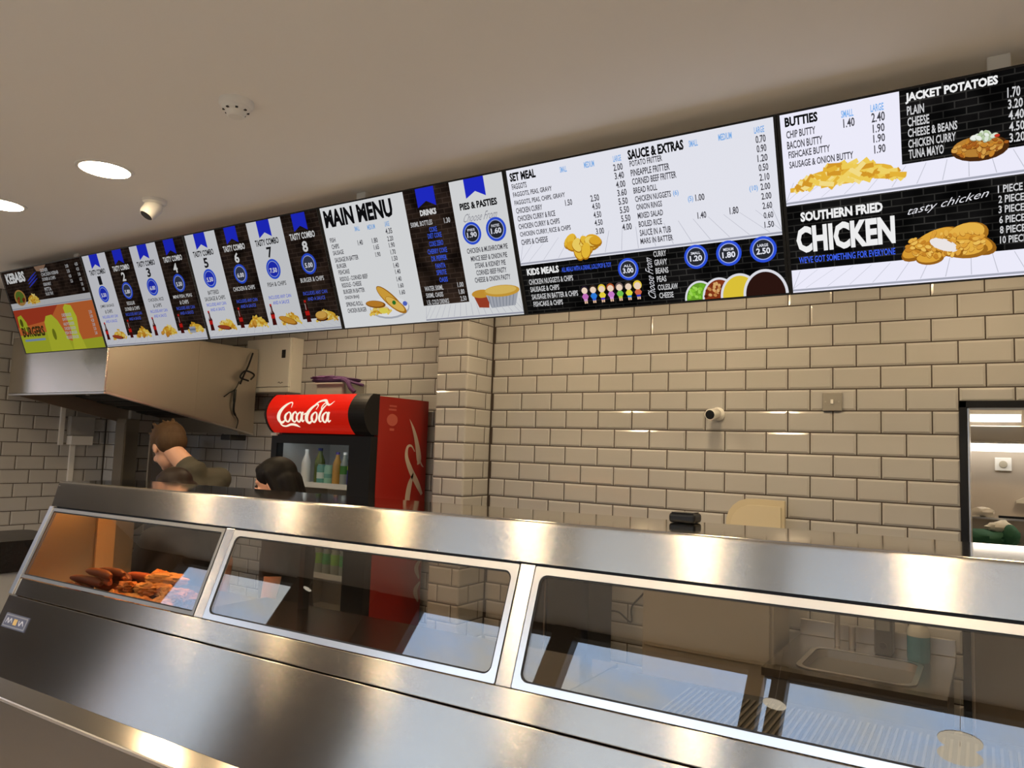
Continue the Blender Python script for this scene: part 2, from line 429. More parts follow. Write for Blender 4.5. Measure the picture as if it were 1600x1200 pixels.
t = thing('ceiling_camera', 'white turret security camera on the ceiling beside the downlights', 'camera', (-1.37, -1.905, CZ))
p = PM(); p.lathe([(0.050, 0.0), (0.050, -0.014), (0.040, -0.022)], WHITE, 28); p.build('mount', t, False)
M = Matrix.Translation((0, 0, -0.03)) @ rot_to((-0.10, -0.45, -0.75))
p = PM(); p.lathe([(0.030, -0.02), (0.040, 0.0), (0.036, 0.045), (0.030, 0.058)], WHITE, 28, M); p.build('camera_head', t, False)
p = PM(); p.lathe([(0.028, 0.0575), (0.024, 0.0605)], BLACK, 24, M); p.build('lens', t, False)

# ------------------------------------------------------------------ things on the tiled wall
t = thing('wall_camera', 'white bullet security camera on the tiled wall', 'camera', (0.575, 0, 1.915))
M = rot_to((0.0, -1, 0.0))
p = PM(); p.lathe([(0.034, 0.0), (0.034, 0.012), (0.024, 0.018)], WHITE, 28, M); p.tube([(0, -0.015, 0), (0, -0.035, -0.002), (-0.005, -0.05, 0)], 0.013, WHITE, 12); p.build('mount', t, False)
M = Matrix.Translation((-0.004, -0.045, 0.0)) @ rot_to((-0.05, -1, -0.14))
p = PM(); p.lathe([(0.018, -0.028), (0.026, -0.018), (0.028, 0.06), (0.025, 0.066)], WHITE, 28, M); p.build('camera_body', t, False)
p = PM(); p.lathe([(0.024, 0.0655), (0.021, 0.0675)], BLACK, 24, M); p.build('lens', t, False)

t = thing('wall_switch', 'square grey switch plate on the tiled wall beside the doorway', 'switch', (1.115, 0, 1.975))
p = PM(); p.box(-0.043, 0.043, -0.010, 0.0, -0.043, 0.043, P('grey_switch_plate', (0.30, 0.285, 0.255), 0.4)); p.build('plate', t, False, bevel=0.003)
for x in (-0.029, 0.029):
    p = PM(); p.lathe([(0.0035, 0), (0.0035, 0.002)], STEEL_D, 12, Matrix.Translation((x, -0.0095, 0)) @ rot_to((0, -1, 0))); p.build('screw', t, False)
p = PM(); p.box(-0.006, 0.006, -0.016, -0.0095, -0.010, 0.010, WHITE); p.build('rocker', t, False, bevel=0.002)

t = thing('electrical_cabinet', 'white enamel electrical cabinet on the wall above the fridge', 'electrical cabinet', (-2.765, 0, 2.25))
p = PM(); p.box(-0.245, 0.245, -0.105, 0.0, -0.195, 0.205, CABW); p.build('body', t, False, bevel=0.004)
p = PM(); p.box(-0.243, 0.243, -0.122, -0.1055, -0.155, 0.203, CABW); p.build('door', t, False, bevel=0.004)
p = PM(); p.box(-0.243, 0.243, -0.120, -0.1055, -0.193, -0.160, CABW); p.build('base_strip', t, False, bevel=0.003)
p = PM(); p.box(0.158, 0.198, -0.126, -0.1225, 0.055, 0.115, BLACK); p.build('latch', t, False, bevel=0.002)
p = PM(); stroke(p, [(0.13, -0.128), (0.145, -0.122), (0.160, -0.130), (0.175, -0.124), (0.188, -0.126)], [0.004, 0.009, 0.007, 0.009, 0.003], 0, P('grey_print', (0.25, 0.24, 0.22), 0.5), Matrix.Translation((0, -0.1235, 0)) @ Matrix.Rotation(PI/2, 4, 'X')); p.build('maker_mark', t, False)

t = thing('wall_socket_box', 'grey socket box with two round outlets and white conduit on the left wall', 'socket box', (-4.39, -0.61, 1.72))
p = PM(); p.box(0, 0.06, -0.09, 0.10, -0.03, 0.12, P('grey_box', (0.36, 0.35, 0.33), 0.5)); p.build('junction_box', t, False, bevel=0.006)
p = PM(); p.box(0, 0.075, -0.085, 0.085, -0.105, -0.034, WHITE); p.build('socket_plate', t, False, bevel=0.005)
for y in (-0.035, 0.04):
    p = PM(); p.lathe([(0.018, 0), (0.018, 0.004)], BLACK, 16, Matrix.Translation((0.0752, y, -0.07)) @ rot_to((1, 0, 0))); p.build('outlet', t, False)
p = PM(); p.box(0, 0.022, -0.06, -0.02, -0.72, -0.106, WHITE); p.build('conduit', t, False, bevel=0.003)
p = PM(); p.box(0, 0.022, -0.15, -0.115, -0.11, 0.20, WHITE); p.build('trunking', t, False, bevel=0.003)

t = thing('power_cable', 'black cable looping down the tiled wall behind the counter glass', 'cable', (0.2, 0, 1.0))
p = PM(); p.tube(spline([(0.30, -0.012, 1.32), (0.285, -0.014, 1.08), (0.20, -0.016, 0.98), (0.135, -0.02, 0.90), (0.13, -0.014, 0.82), (0.06, -0.014, 0.86), (0.0, -0.012, 0.86)]), 0.005, BLACK, 8); p.build('flex', t)
t = thing('hanging_cable', 'thin black cable hanging on the tiled wall left of the black cabinet', 'cable', (-0.55, 0, 1.0))
p = PM(); p.tube(spline([(-0.62, -0.012, 1.35), (-0.60, -0.013, 1.0), (-0.55, -0.016, 0.80), (-0.50, -0.016, 0.72)]), 0.005, BLACK, 8); p.build('flex', t)

# discs added by the shop window to make the ovals mirrored in the glass
DISCM = E('stand_in_disc_glow', (1.0, 0.90, 0.72), 2.3)
def stand_in(loc, label, r=0.085, two=False):
    t = thing('stand_in_lamp', label, 'pendant lamp', loc, 0, 'disc pendant lamps by the shop window')
    p = PM(); p.lathe([(0.0015, 0.010), (0.0015, CZ-loc[2])], STEEL, 8)
    if two: p.lathe([(0.002, -0.066), (0.002, 0.0)], STEEL, 8)
    p.build('stem', t, False)
    p = PM(); p.lathe([(0.012, 0.010), (r, 0.003), (r, 0.0)], WHITE, 28); p.build('upper_shade', t, False)
    p = PM(); p.lathe([(r*0.99, -0.0005), (r*0.99, -0.003)], DISCM, 28); p.build('upper_diffuser', t, False)
    if two: p = PM(); p.lathe([(r*0.99, -0.070), (r*0.99, -0.073)], DISCM, 28); p.build('double_image_disc', t, False)  # lower disc added to imitate the second image in a double pane
    return t
stand_in((1.636, -4.7, 2.421), 'added two tier glowing disc mirrored as two cream ovals in the right glass pane', 0.095, True)
stand_in((0.789, -4.7, 2.412), 'added cream glowing disc mirrored beside the narrow bright slit in the glass', 0.060)
stand_in((-2.86, -4.7, 2.554), 'small added cream glowing disc mirrored beside the sky patch in the second glass pane', 0.035)

# ------------------------------------------------------------------ the stainless serving counter
CU = Vector((0.9998847, 0.0126301, 0.00843033)); CV = Vector((-0.01263055, 0.99992023, 0)); CW = CU.cross(CV)
CO = Vector((-1.56438357, -2.10945469, 1.5))
CM = Matrix(((CU.x, CV.x, CW.x, CO.x), (CU.y, CV.y, CW.y, CO.y), (CU.z, CV.z, CW.z, CO.z), (0, 0, 0, 1)))
counter = thing('serving_counter', 'long stainless steel heated serving counter with slanted glass front', 'serving counter')
counter.matrix_basis = CM
L = 4.72
TH_ = 0.36983
sn, cs = math.sin(TH_), math.cos(TH_)
PB = (-0.0229, -0.1041)
def sl(t, n=0.0):      # point on the slanted front, t metres down from the fascia, n metres outwards
    return (PB[0]-sn*t-cs*n, PB[1]-cs*t+sn*n)
def SM():              # local frame of the slanted front: x along, y up the slope, z outwards
    return Matrix(((1, 0, 0, 0), (0, sn, -cs, PB[0]), (0, cs, sn, PB[1]), (0, 0, 0, 1)))
# worktop with a rounded front edge, turned down into the fascia
p = PM()
r = 0.010
prof = [(PB[0]+0.014, PB[1]+0.002), (PB[0], PB[1]+0.002)]
prof += [(-0.002, -r*1.2)] + [(-0.001+r-r*math.cos(a), -r+r*math.sin(a)) for a in (0.3, 0.6, 0.9, 1.2, PI/2)]
prof_top = [prof[-1], (0.33, 0.0), (0.335, -0.006), (0.335, -0.03), (0.325, -0.03), (0.32, -0.018), (0.02, -0.018)]
p.prism(prof_top[::-1], 'x', 0, L, STEEL_TOP)
p.build('worktop', counter, False)
p = PM(); inner = [(0.016, -0.014), (PB[0]+0.014, PB[1]+0.004)]
poly = prof + [(0.016, -0.012)]
n = len(poly); vs = [(0, y, z) for y, z in poly]+[(L, y, z) for y, z in poly]
p.add(vs, [(i, (i+1) % n, n+(i+1) % n, n+i) for i in range(n)], STEEL_V, True); p.add(vs, [tuple(range(n))[::-1], tuple(range(n, 2*n))], STEEL_V)
p.build('fascia', counter, False, sharp=0.5)
# strip below the glass, slanted apron and recessed kick band
p = PM(); p.prism([sl(0.297), sl(0.3625), sl(0.3625, -0.02), sl(0.297, -0.02)], 'x', 0.0, L, STEEL_V); p.build('lower_rail', counter, False, bevel=0.002)
p = PM(); p.prism([sl(0.3665), sl(0.647), sl(0.647, -0.02), sl(0.3665, -0.02)], 'x', 0.0, L, STEEL_V); p.build('apron_panel', counter, False, bevel=0.002)
yE = sl(0.647)[0]
p = PM(); p.prism([(yE+0.006, -0.702), (yE-0.042, -0.745), (yE+0.03, -0.745), (yE+0.03, -0.702)], 'x', 0, L, P('polished_chamfer', (0.40, 0.36, 0.31), 0.12, 1.0)); p.build('front_chamfer', counter, False)
p = PM(); p.prism([(yE-0.042, -0.7455), (yE-0.046, -0.748), (yE-0.046, -0.757), (yE+0.03, -0.757), (yE+0.03, -0.7455)], 'x', 0, L, STEEL_F); p.build('ledge_edge', counter, False)
p = PM(); p.prism([(yE-0.034, -0.758), (yE-0.034, -1.38), (yE-0.010, -1.38), (yE-0.010, -0.758)], 'x', 0, L, BRUSHED('brushed_steel_dark', (0.30, 0.29, 0.275), 0.20, 0.16)); p.build('base_panel', counter, False)
p = PM(); p.prism([(yE+0.06, -1.38), (yE+0.06, -1.50), (yE+0.08, -1.50), (yE+0.08, -1.38)], 'x', 0, L, BLACKM); p.build('kick_board', counter, False)
p = PM(); p.box(0.02, L, -0.012, 0.010, -0.016, -0.0105, BLACKM, SM()); p.build('seal_strip', counter, False)
# end frame, mullions, pane frames with rounded inner corners and the glass
MS = SM()
p = PM(); p.box(-0.004, 0.026, -0.3635, 0.0, -0.012, 0.006, STEEL_F, MS); p.build('end_frame', counter, False, bevel=0.002)
MUL = [1.163, 2.323, 3.483]
for m in MUL:
    p = PM(); p.box(m-0.022, m+0.022, -0.2965, -0.003, -0.012, 0.003, STEEL_V, MS); p.build('mullion', counter, False, bevel=0.002)
edges = [(0.028, MUL[0]-0.024), (MUL[0]+0.024, MUL[1]-0.024), (MUL[1]+0.024, MUL[2]-0.024), (MUL[2]+0.024, L-0.02)]
GREYF = P('satin_grey_frame', (0.34, 0.33, 0.31), 0.4, 0.9)
for i, (a, b) in enumerate(edges):
    fm = GREYF if i == 0 else STEEL_F
    bw = 0.012 if i == 0 else 0.017
    out = rrect(a, b, -0.2945, -0.006, 0.004); inn = rrect(a+bw, b-bw, -0.2945+bw, -0.006-bw*1.1, 0.004 if i == 0 else 0.022)
    k = len(out); vs = [(x, y, 0.004) for x, y in out]+[(x, y, 0.004) for x, y in inn]+[(x, y, -0.010) for x, y in out]+[(x, y, -0.006) for x, y in inn]
    p = PM(); fs = []
    for j in range(k):
        q = (j+1) % k; fs += [(j, q, k+q, k+j), (2*k+j, j, q, 2*k+q)[::-1], (k+j, k+q, 3*k+q, 3*k+j), (3*k+j, 3*k+q, 2*k+q, 2*k+j)]
    p.add(vs, fs, fm, False, MS)
    fr = p.build('pane_frame', counter, False)
    p = PM(); p.box(a+0.006, b-0.006, -0.2885, -0.012, -0.004, 0.0, PANE, MS); p.build('glass_pane', fr, False)
    p = PM(); s2 = rrect(a+bw, b-bw, -0.2945+bw, -0.006-bw*1.1, 0.004 if i == 0 else 0.022); s3 = rrect(a+bw+0.0045, b-bw-0.0045, -0.29+bw, -0.0105-bw*1.1, 0.004 if i == 0 else 0.019)
    p.add([(x, y, 0.0008) for x, y in s2]+[(x, y, 0.0008) for x, y in s3], [(j, (j+1) % k, k+(j+1) % k, k+j) for j in range(k)], BLACKM, False, MS); p.build('pane_seal', fr, False)
# maker's plate at the left end of the apron
PLB = P('plate_blue', (0.10, 0.11, 0.17), 0.35)
p = PM(); p.box(0.050, 0.226, -0.483, -0.430, 0.0, 0.003, PLB, MS)
p.add([(x, y, 0.0034) for x, y in rrect(0.055, 0.221, -0.479, -0.434, 0.004)], [tuple(range(28))], P('plate_silver', (0.38, 0.38, 0.40), 0.35, 0.6), False, MS)
p.add([(x, y, 0.0038) for x, y in rrect(0.062, 0.214, -0.474, -0.439, 0.003)], [tuple(range(28))], PLB, False, MS)
GOLD = P('plate_gold', (0.75, 0.52, 0.16), 0.4)
for k in range(3): p.box(0.128+0.009*k, 0.134+0.009*k, -0.468, -0.446, 0.0038, 0.0042, GOLD, MS)
SLV = P('plate_letter', (0.55, 0.57, 0.65), 0.4)
stroke(p, [(0.072, -0.466), (0.080, -0.448), (0.092, -0.464), (0.104, -0.448), (0.116, -0.462)], [0.004, 0.006, 0.005, 0.006, 0.004], 0.0042, SLV, MS); stroke(p, [(0.164, -0.448), (0.176, -0.464), (0.188, -0.449), (0.204, -0.463)], [0.004, 0.006, 0.006, 0.004], 0.0042, SLV, MS)
p.build('maker_plate', counter, False)
# left end panel, inner shelves, back and carcass
p = PM(); p.prism([(-0.004, -0.016), (0.335, -0.016), (0.335, -1.48), (yE+0.03, -1.48), (yE+0.03, -0.70), sl(0.647, -0.022), sl(0.0, -0.022)], 'x', 0.004, 0.016, STEEL_D); p.build('end_panel', counter, False)
p = PM()
SH = P('dark_steel_shelf', (0.20, 0.17, 0.14), 0.22, 1.0)
p.box(0.9, 2.40, sl(0.33)[0]+0.04, 0.36, -0.430, -0.420, SH); p.build('hot_shelf', counter, False)
p = PM(); p.box(2.40, L, sl(0.33)[0]+0.04, 0.32, -0.436, -0.424, P('black_shelf', (0.02, 0.018, 0.016), 0.5))
RIB = P('rib_steel', (0.17, 0.15, 0.12), 0.4, 0.5)
x = 2.64
while x < 3.55: p.box(x, x+0.0055, sl(0.33)[0]+0.05, 0.27, -0.424, -0.420, RIB); x += 0.0150
p.build('ribbed_shelf', counter, False)
p = PM(); p.box(0.016, 0.9, sl(0.33)[0]+0.03, 0.33, -0.430, -0.420, P('warm_tray_steel', (0.70, 0.62, 0.50), 0.25, 1.0)); p.build('hot_tray', counter, False)
p = PM(); p.box(0.016, L, 0.30, 0.325, -1.45, -0.55, STEEL_D); p.build('rear_panel', counter, False)
for m in (1.163, 2.323, 3.483):
    p = PM(); p.box(m-0.012, m+0.012, 0.295, 0.325, -0.55, -0.02, BLACK); p.build('rear_post', counter, False)
# heat lamp under the worktop at the left end: the glowing quartz strip over the food
HEAT = E('heat_lamp_glow', (1.0, 0.36, 0.07), 55.0)
hl = PM(); hl.box(0.10, 0.86, 0.11, 0.20, -0.055, -0.020, STEEL_D); ho = hl.build('heat_lamp', counter, False)
hl = PM(); hl.box(0.13, 0.83, 0.135, 0.175, -0.0585, -0.0555, HEAT); hl.build('quartz_strip', ho, False)
# upright steel strip at the heated end, lamp glow put into its orange tint
p = PM(); p.box(0.018, 0.032, 0.16, 0.24, -0.42, -0.03, P('lamplit_steel_strip', (0.80, 0.62, 0.42), 0.35, 0.8)); p.build('side_strip', counter, False)

# ------------------------------------------------------------------ hot food on the tray
def blobfn(seed, amp):
    r_ = random.Random(seed); ph = [r_.uniform(0, 6.28) for _ in range(9)]
    def f(v):
        k = 1 + amp*(math.sin(5*v.x+ph[0])*math.sin(4*v.y+ph[1]) + 0.7*math.sin(9*v.z+ph[2])*math.sin(8*v.x+ph[3]) + 0.5*math.sin(13*v.y+ph[4])*math.sin(12*v.z+ph[5]))
        return v*k
    return f
SAUS = [P('sausage_brown', (0.20, 0.062, 0.028), 0.35, bump=(60, 0.3)), P('sausage_dark', (0.12, 0.035, 0.02), 0.4, bump=(60, 0.3)), P('sausage_red', (0.32, 0.085, 0.04), 0.35, bump=(60, 0.3))]
BATT = [P('batter_gold', (0.55, 0.25, 0.055), 0.5, bump=(80, 0.8)), P('batter_orange', (0.45, 0.16, 0.035), 0.5, bump=(80, 0.8)), P('batter_pale', (0.62, 0.33, 0.10), 0.5, bump=(80, 0.8))]
rnd = random.Random(4)
def food(name, label, cat, group, mk, u, v, wz, rz, ry=0.0):
    pm = PM(); mk(pm); o = pm.build(name)
    o.matrix_basis = CM @ Matrix.Translation((u, v, wz)) @ Matrix.Rotation(rz, 4, 'Z') @ Matrix.Rotation(ry, 4, 'Y')
    return tag(o, label, cat, group)
def sausage(mat, ln, r):
    def mk(pm):
        pts = [(-ln/2+ln*k/8, 0.012*math.sin(PI*k/8), 0) for k in range(9)]
        pm.tube(pts, [r*(0.45, 0.85, 1, 1.02, 1, 1.02, 1, 0.85, 0.45)[k] for k in range(9)], mat, 12)
    return mk
n = 0
for lay, cnt in ((0, 7), (1, 5), (2, 2)):
    for k in range(cnt):
        u = 0.29+0.055*lay*0.4+rnd.uniform(-0.05, 0.05)+0.010*k; v = -0.055+0.045*k+0.02*lay
        food('battered_sausage' if n % 3 == 2 else 'sausage', 'browned sausage in the heap at the left of the hot tray', 'sausage', 'sausages heaped on the hot tray',
             sausage(SAUS[n % 3], 0.16+0.02*(n % 2), 0.0165), u, v, -0.401+0.030*lay, rnd.uniform(-0.25, 0.25), rnd.uniform(-0.06, 0.06)); n += 1
def fillet(mat, seed, sx_, sy_, sz_):
    def mk(pm): pm.ball((0, 0, 0), (sx_, sy_, sz_), mat, 30, 20, None, blobfn(seed, 0.19))
    return mk
for k in range(24):
    lay = 0 if k < 13 else (1 if k < 21 else 2)
    i = k if lay == 0 else (k-13 if lay == 1 else k-21)
    u = 0.56+0.052*(i % 7)+0.03*lay+rnd.uniform(-0.02, 0.02); v = (-0.06 if lay == 0 else 0.0)+0.10*(i//7)+0.07*(lay == 2)+rnd.uniform(-0.02, 0.03)
    food('battered_chicken_piece', 'golden battered chicken piece heaped on the right of the hot tray', 'fried chicken', 'battered chicken pieces on the hot tray',
         fillet(BATT[k % 3], k, 0.054+0.012*(k % 3), 0.032, 0.021), u, v, -0.398+0.032*lay, rnd.uniform(-0.6, 0.6), rnd.uniform(-0.2, 0.2))

t = thing('card_reader', 'small black box standing on the rear edge of the steel counter top', 'card reader')
t.matrix_basis = CM @ Matrix.Translation((2.625, 0.275, 0.0))
p = PM(); p.box(-0.036, 0.036, -0.03, 0.03, 0.0005, 0.026, BLACK); p.build('body', t, False, bevel=0.008, seg=3)
p = PM(); p.box(-0.030, 0.030, -0.024, 0.024, 0.0261, 0.0285, P('dark_screen', (0.03, 0.03, 0.035), 0.15)); p.build('screen', t, False, bevel=0.001)

# ------------------------------------------------------------------ six menu screens in a row
ST, MH = 0.9390, 0.5282
D1 = Vector((1, 0.00886, 0)).normalized(); T0 = Vector((1.2385, -1.6, 2.6915))
D2 = Vector((1.2385, -1.4086, 2.1992))-T0; D2 = (D2-D1*D2.dot(D1)).normalized()
UPV = -D2; NRM = D1.cross(UPV)
def screen_matrix(k):
    o = T0 + D1*(ST*(k-6))
    return Matrix(((D1.x, UPV.x, NRM.x, o.x), (D1.y, UPV.y, NRM.y, o.y), (D1.z, UPV.z, NRM.z, o.z), (0, 0, 0, 1)))
BRI = {1: 0.50, 2: 0.58, 3: 0.62, 4: 0.72, 5: 0.86, 6: 0.95}  # dimmer towards the left: viewing-angle falloff put into the emission
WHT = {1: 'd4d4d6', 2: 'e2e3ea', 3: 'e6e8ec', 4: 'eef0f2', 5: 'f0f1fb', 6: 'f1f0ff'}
def brick_dark(k, c1='15110f', c2='0d0a09', mo='2c2622'):
    name = 'screen_brick_%d' % k
    m = bpy.data.materials.new(name); m.use_nodes = True; t_ = m.node_tree; t_.nodes.clear()
    tc_ = N(t_, 'ShaderNodeTexCoord'); b = N(t_, 'ShaderNodeTexBrick')
    b.inputs['Color1'].default_value = lin(c1); b.inputs['Color2'].default_value = lin(c2); b.inputs['Mortar'].default_value = lin(mo)
    b.inputs['Scale'].default_value = 1.0; b.inputs['Mortar Size'].default_value = 0.0016; b.inputs['Brick Width'].default_value = 0.052; b.inputs['Row Height'].default_value = 0.019
    nz_ = N(t_, 'ShaderNodeTexNoise'); nz_.inputs['Scale'].default_value = 9.0
    r_ = N(t_, 'ShaderNodeMapRange'); r_.inputs['From Min'].default_value = 0.35; r_.inputs['From Max'].default_value = 0.7; r_.inputs['To Min'].default_value = 0.45; r_.inputs['To Max'].default_value = 1.9
    v_ = N(t_, 'ShaderNodeVectorMath', operation='SCALE')
    e = N(t_, 'ShaderNodeEmission'); e.inputs[1].default_value = BRI[k]; o = N(t_, 'ShaderNodeOutputMaterial')
    t_.links.new(tc_.outputs['Object'], b.inputs['Vector']); t_.links.new(tc_.outputs['Object'], nz_.inputs['Vector']); t_.links.new(nz_.outputs[0], r_.inputs['Value'])
    t_.links.new(b.outputs['Color'], v_.inputs[0]); t_.links.new(r_.outputs[0], v_.inputs['Scale'])
    t_.links.new(v_.outputs[0], e.inputs[0]); t_.links.new(e.outputs[0], o.inputs[0])
    return m
class SC(PM):
    """the picture on one screen: flat layers, x to the right, y down, in metres"""
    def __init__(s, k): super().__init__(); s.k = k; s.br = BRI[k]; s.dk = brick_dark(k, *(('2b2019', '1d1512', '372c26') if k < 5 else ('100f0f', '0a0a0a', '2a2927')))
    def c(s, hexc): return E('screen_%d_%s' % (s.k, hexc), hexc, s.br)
    def W(s): return s.c(WHT[s.k])
    def poly(s, pts, lay, mat): s.add([(x, -y, 0.0006+0.0004*lay) for x, y in pts], [tuple(range(len(pts)))[::-1]], mat)
    def rect(s, x0, y0, x1, y1, lay, mat): s.poly([(x0, y0), (x1, y0), (x1, y1), (x0, y1)], lay, mat)
    def ell(s, cx, cy, rx, ry, lay, mat, n=20, a0=0, a1=360, rot=0.0): disc(s, cx, -cy, rx, ry, 0.0006+0.0004*lay, mat, n, a0, a1, rot)
    def txt(s, t_, x0, y0, x1, y1, col, bold=0.0, shear=0.0, lay=6): put_text(s, t_, x0, x1, -y0, -y1, 0.0006+0.0004*lay, s.c(col), bold, shear)
    def style(s, t_, x0, y0, x1, y1, c):
        col = {'K': '101012', 'k': '45444c', 'b': '7db4f2', 'B': '3f62ee', 'W': 'f2f2f2', 'w': 'd2d2d4', 'd': '4a3a1c'}[c]
        if y1-y0 < 0.0185: m_ = (y0+y1)/2; y0, y1 = m_-0.0098, m_+0.0098
        s.txt(t_, x0, y0, x1, y1, col, 0.045 if c in 'KWd' else 0.020)
    def ribbon(s, x0, x1, y0, y1):
        m_ = (x0+x1)/2; s.poly([(x0, y0), (x1, y0), (x1, y1), (m_, y1-0.022), (x0, y1)], 5, s.c('2430d8'))
    def badge(s, cx, cy, r_, a, b_, ring='2f55e6', fill='2a2c33', fg='f2f4ff'):
        s.ell(cx, cy, r_, r_, 5, s.c(ring), 28); s.ell(cx, cy, r_*0.80, r_*0.80, 6, s.c('a9b8f4'), 28); s.ell(cx, cy, r_*0.73, r_*0.73, 7, s.c(fill), 28)
        if a: s.txt(a, cx-r_*0.40, cy-r_*0.42, cx+r_*0.40, cy-r_*0.20, fg, 0.02, lay=8)
        s.txt(b_, cx-r_*0.52, cy-r_*0.12, cx+r_*0.52, cy+r_*0.36, fg, 0.03, lay=8)
    def planks(s, y0, y1, x0=0.009, x1=0.930):
        s.rect(x0, y0, x1, y1, 2, s.W())
        for i in range(19):
            xa = x0+(x1-x0)*(i+0.5)/19; xb = x0+(x1-x0)*(0.5+(i+0.5-9.5)/19*1.25); xb = min(max(xb, x0), x1)
            s.poly([(xa, y0+0.004), (xa+0.0016, y0+0.004), (xb+0.002, y1-0.012), (xb, y1-0.012)], 3, s.c('c4c5d2'))
        s.rect(x0, y1-0.010, x1, y1-0.004, 3, s.c('a9abba'))
    def chips(s, cx, cy, rx, ry, n, lay=6, seed=1, cols=('f2cf57', 'e8b63a', 'f7e08a', 'd79a2a', 'f4d668'), ln=0.030):
        r_ = random.Random(seed)
        s.ell(cx, cy+ry*0.25, rx*0.8, ry*0.6, lay-1, s.c(cols[1]))
        for i in range(n):
            u = r_.uniform(-1, 1); h = (1-abs(u)**1.6); x = cx+u*rx*0.88; y = cy+ry*(0.75-1.5*h*r_.random()*0.92); a = r_.uniform(-0.9, 0.9); l = ln*r_.uniform(0.6, 1.1); w_ = ln*0.16
            dx, dy = math.cos(a)*l/2, math.sin(a)*l/2; ex, ey = -math.sin(a)*w_, math.cos(a)*w_
            s.poly([(x-dx-ex, y-dy-ey), (x+dx-ex, y+dy-ey), (x+dx+ex, y+dy+ey), (x-dx+ex, y-dy+ey)], lay+0.04*i, s.c(cols[i % len(cols)]))
    def lumps(s, cx, cy, rx, ry, n, size, cols, lay=6, seed=2):
        r_ = random.Random(seed)
        for i in range(n):
            a = r_.uniform(0, 6.28); q = math.sqrt(r_.random()); x = cx+rx*q*math.cos(a); y = cy+ry*q*math.sin(a); z = size*r_.uniform(0.7, 1.15)
            s.ell(x, y+z*0.12, z, z*0.66, lay+0.08*i, s.c(cols[-1]), 14, rot=a); s.ell(x, y, z*0.93, z*0.58, lay+0.08*i+0.04, s.c(cols[i % (len(cols)-1)]), 14, rot=a)
    def pile(s, items, lay=6):
        for i, (x, y, rx, ry, rot, ca, cb) in enumerate(items):
            s.ell(x, y+ry*0.10, rx, ry, lay+0.3*i, s.c(cb), 20, rot=rot); s.ell(x-rx*0.06, y-ry*0.06, rx*0.88, ry*0.80, lay+0.3*i+0.1, s.c(ca), 20, rot=rot)
    def bottle(s, x, y0, y1):
        w_ = (y1-y0)*0.15; h = y1-y0
        s.poly([(x-w_*0.4, y0), (x+w_*0.4, y0), (x+w_*0.45, y0+h*0.3), (x+w_, y0+h*0.45), (x+w_*0.8, y0+h*0.65), (x+w_, y1), (x-w_, y1), (x-w_*0.8, y0+h*0.65), (x-w_, y0+h*0.45), (x-w_*0.45, y0+h*0.3)], 6, s.c('4a120e'))
        s.rect(x-w_*0.45, y0-h*0.03, x+w_*0.45, y0+h*0.07, 7, s.c('c8201a')); s.rect(x-w_*0.9, y0+h*0.48, x+w_*0.9, y0+h*0.68, 7, s.c('c8201a'))
        s.rect(x-w_*0.35, y0+h*0.12, x-w_*0.1, y0+h*0.42, 7, s.c('cdb8b4'))
    def script(s, x0, y0, x1, y1, mat, text):
        put_text(s, text, x0, x1, -y0, -y1, 0.0006+0.0004*7, mat, -0.004, 0.55)

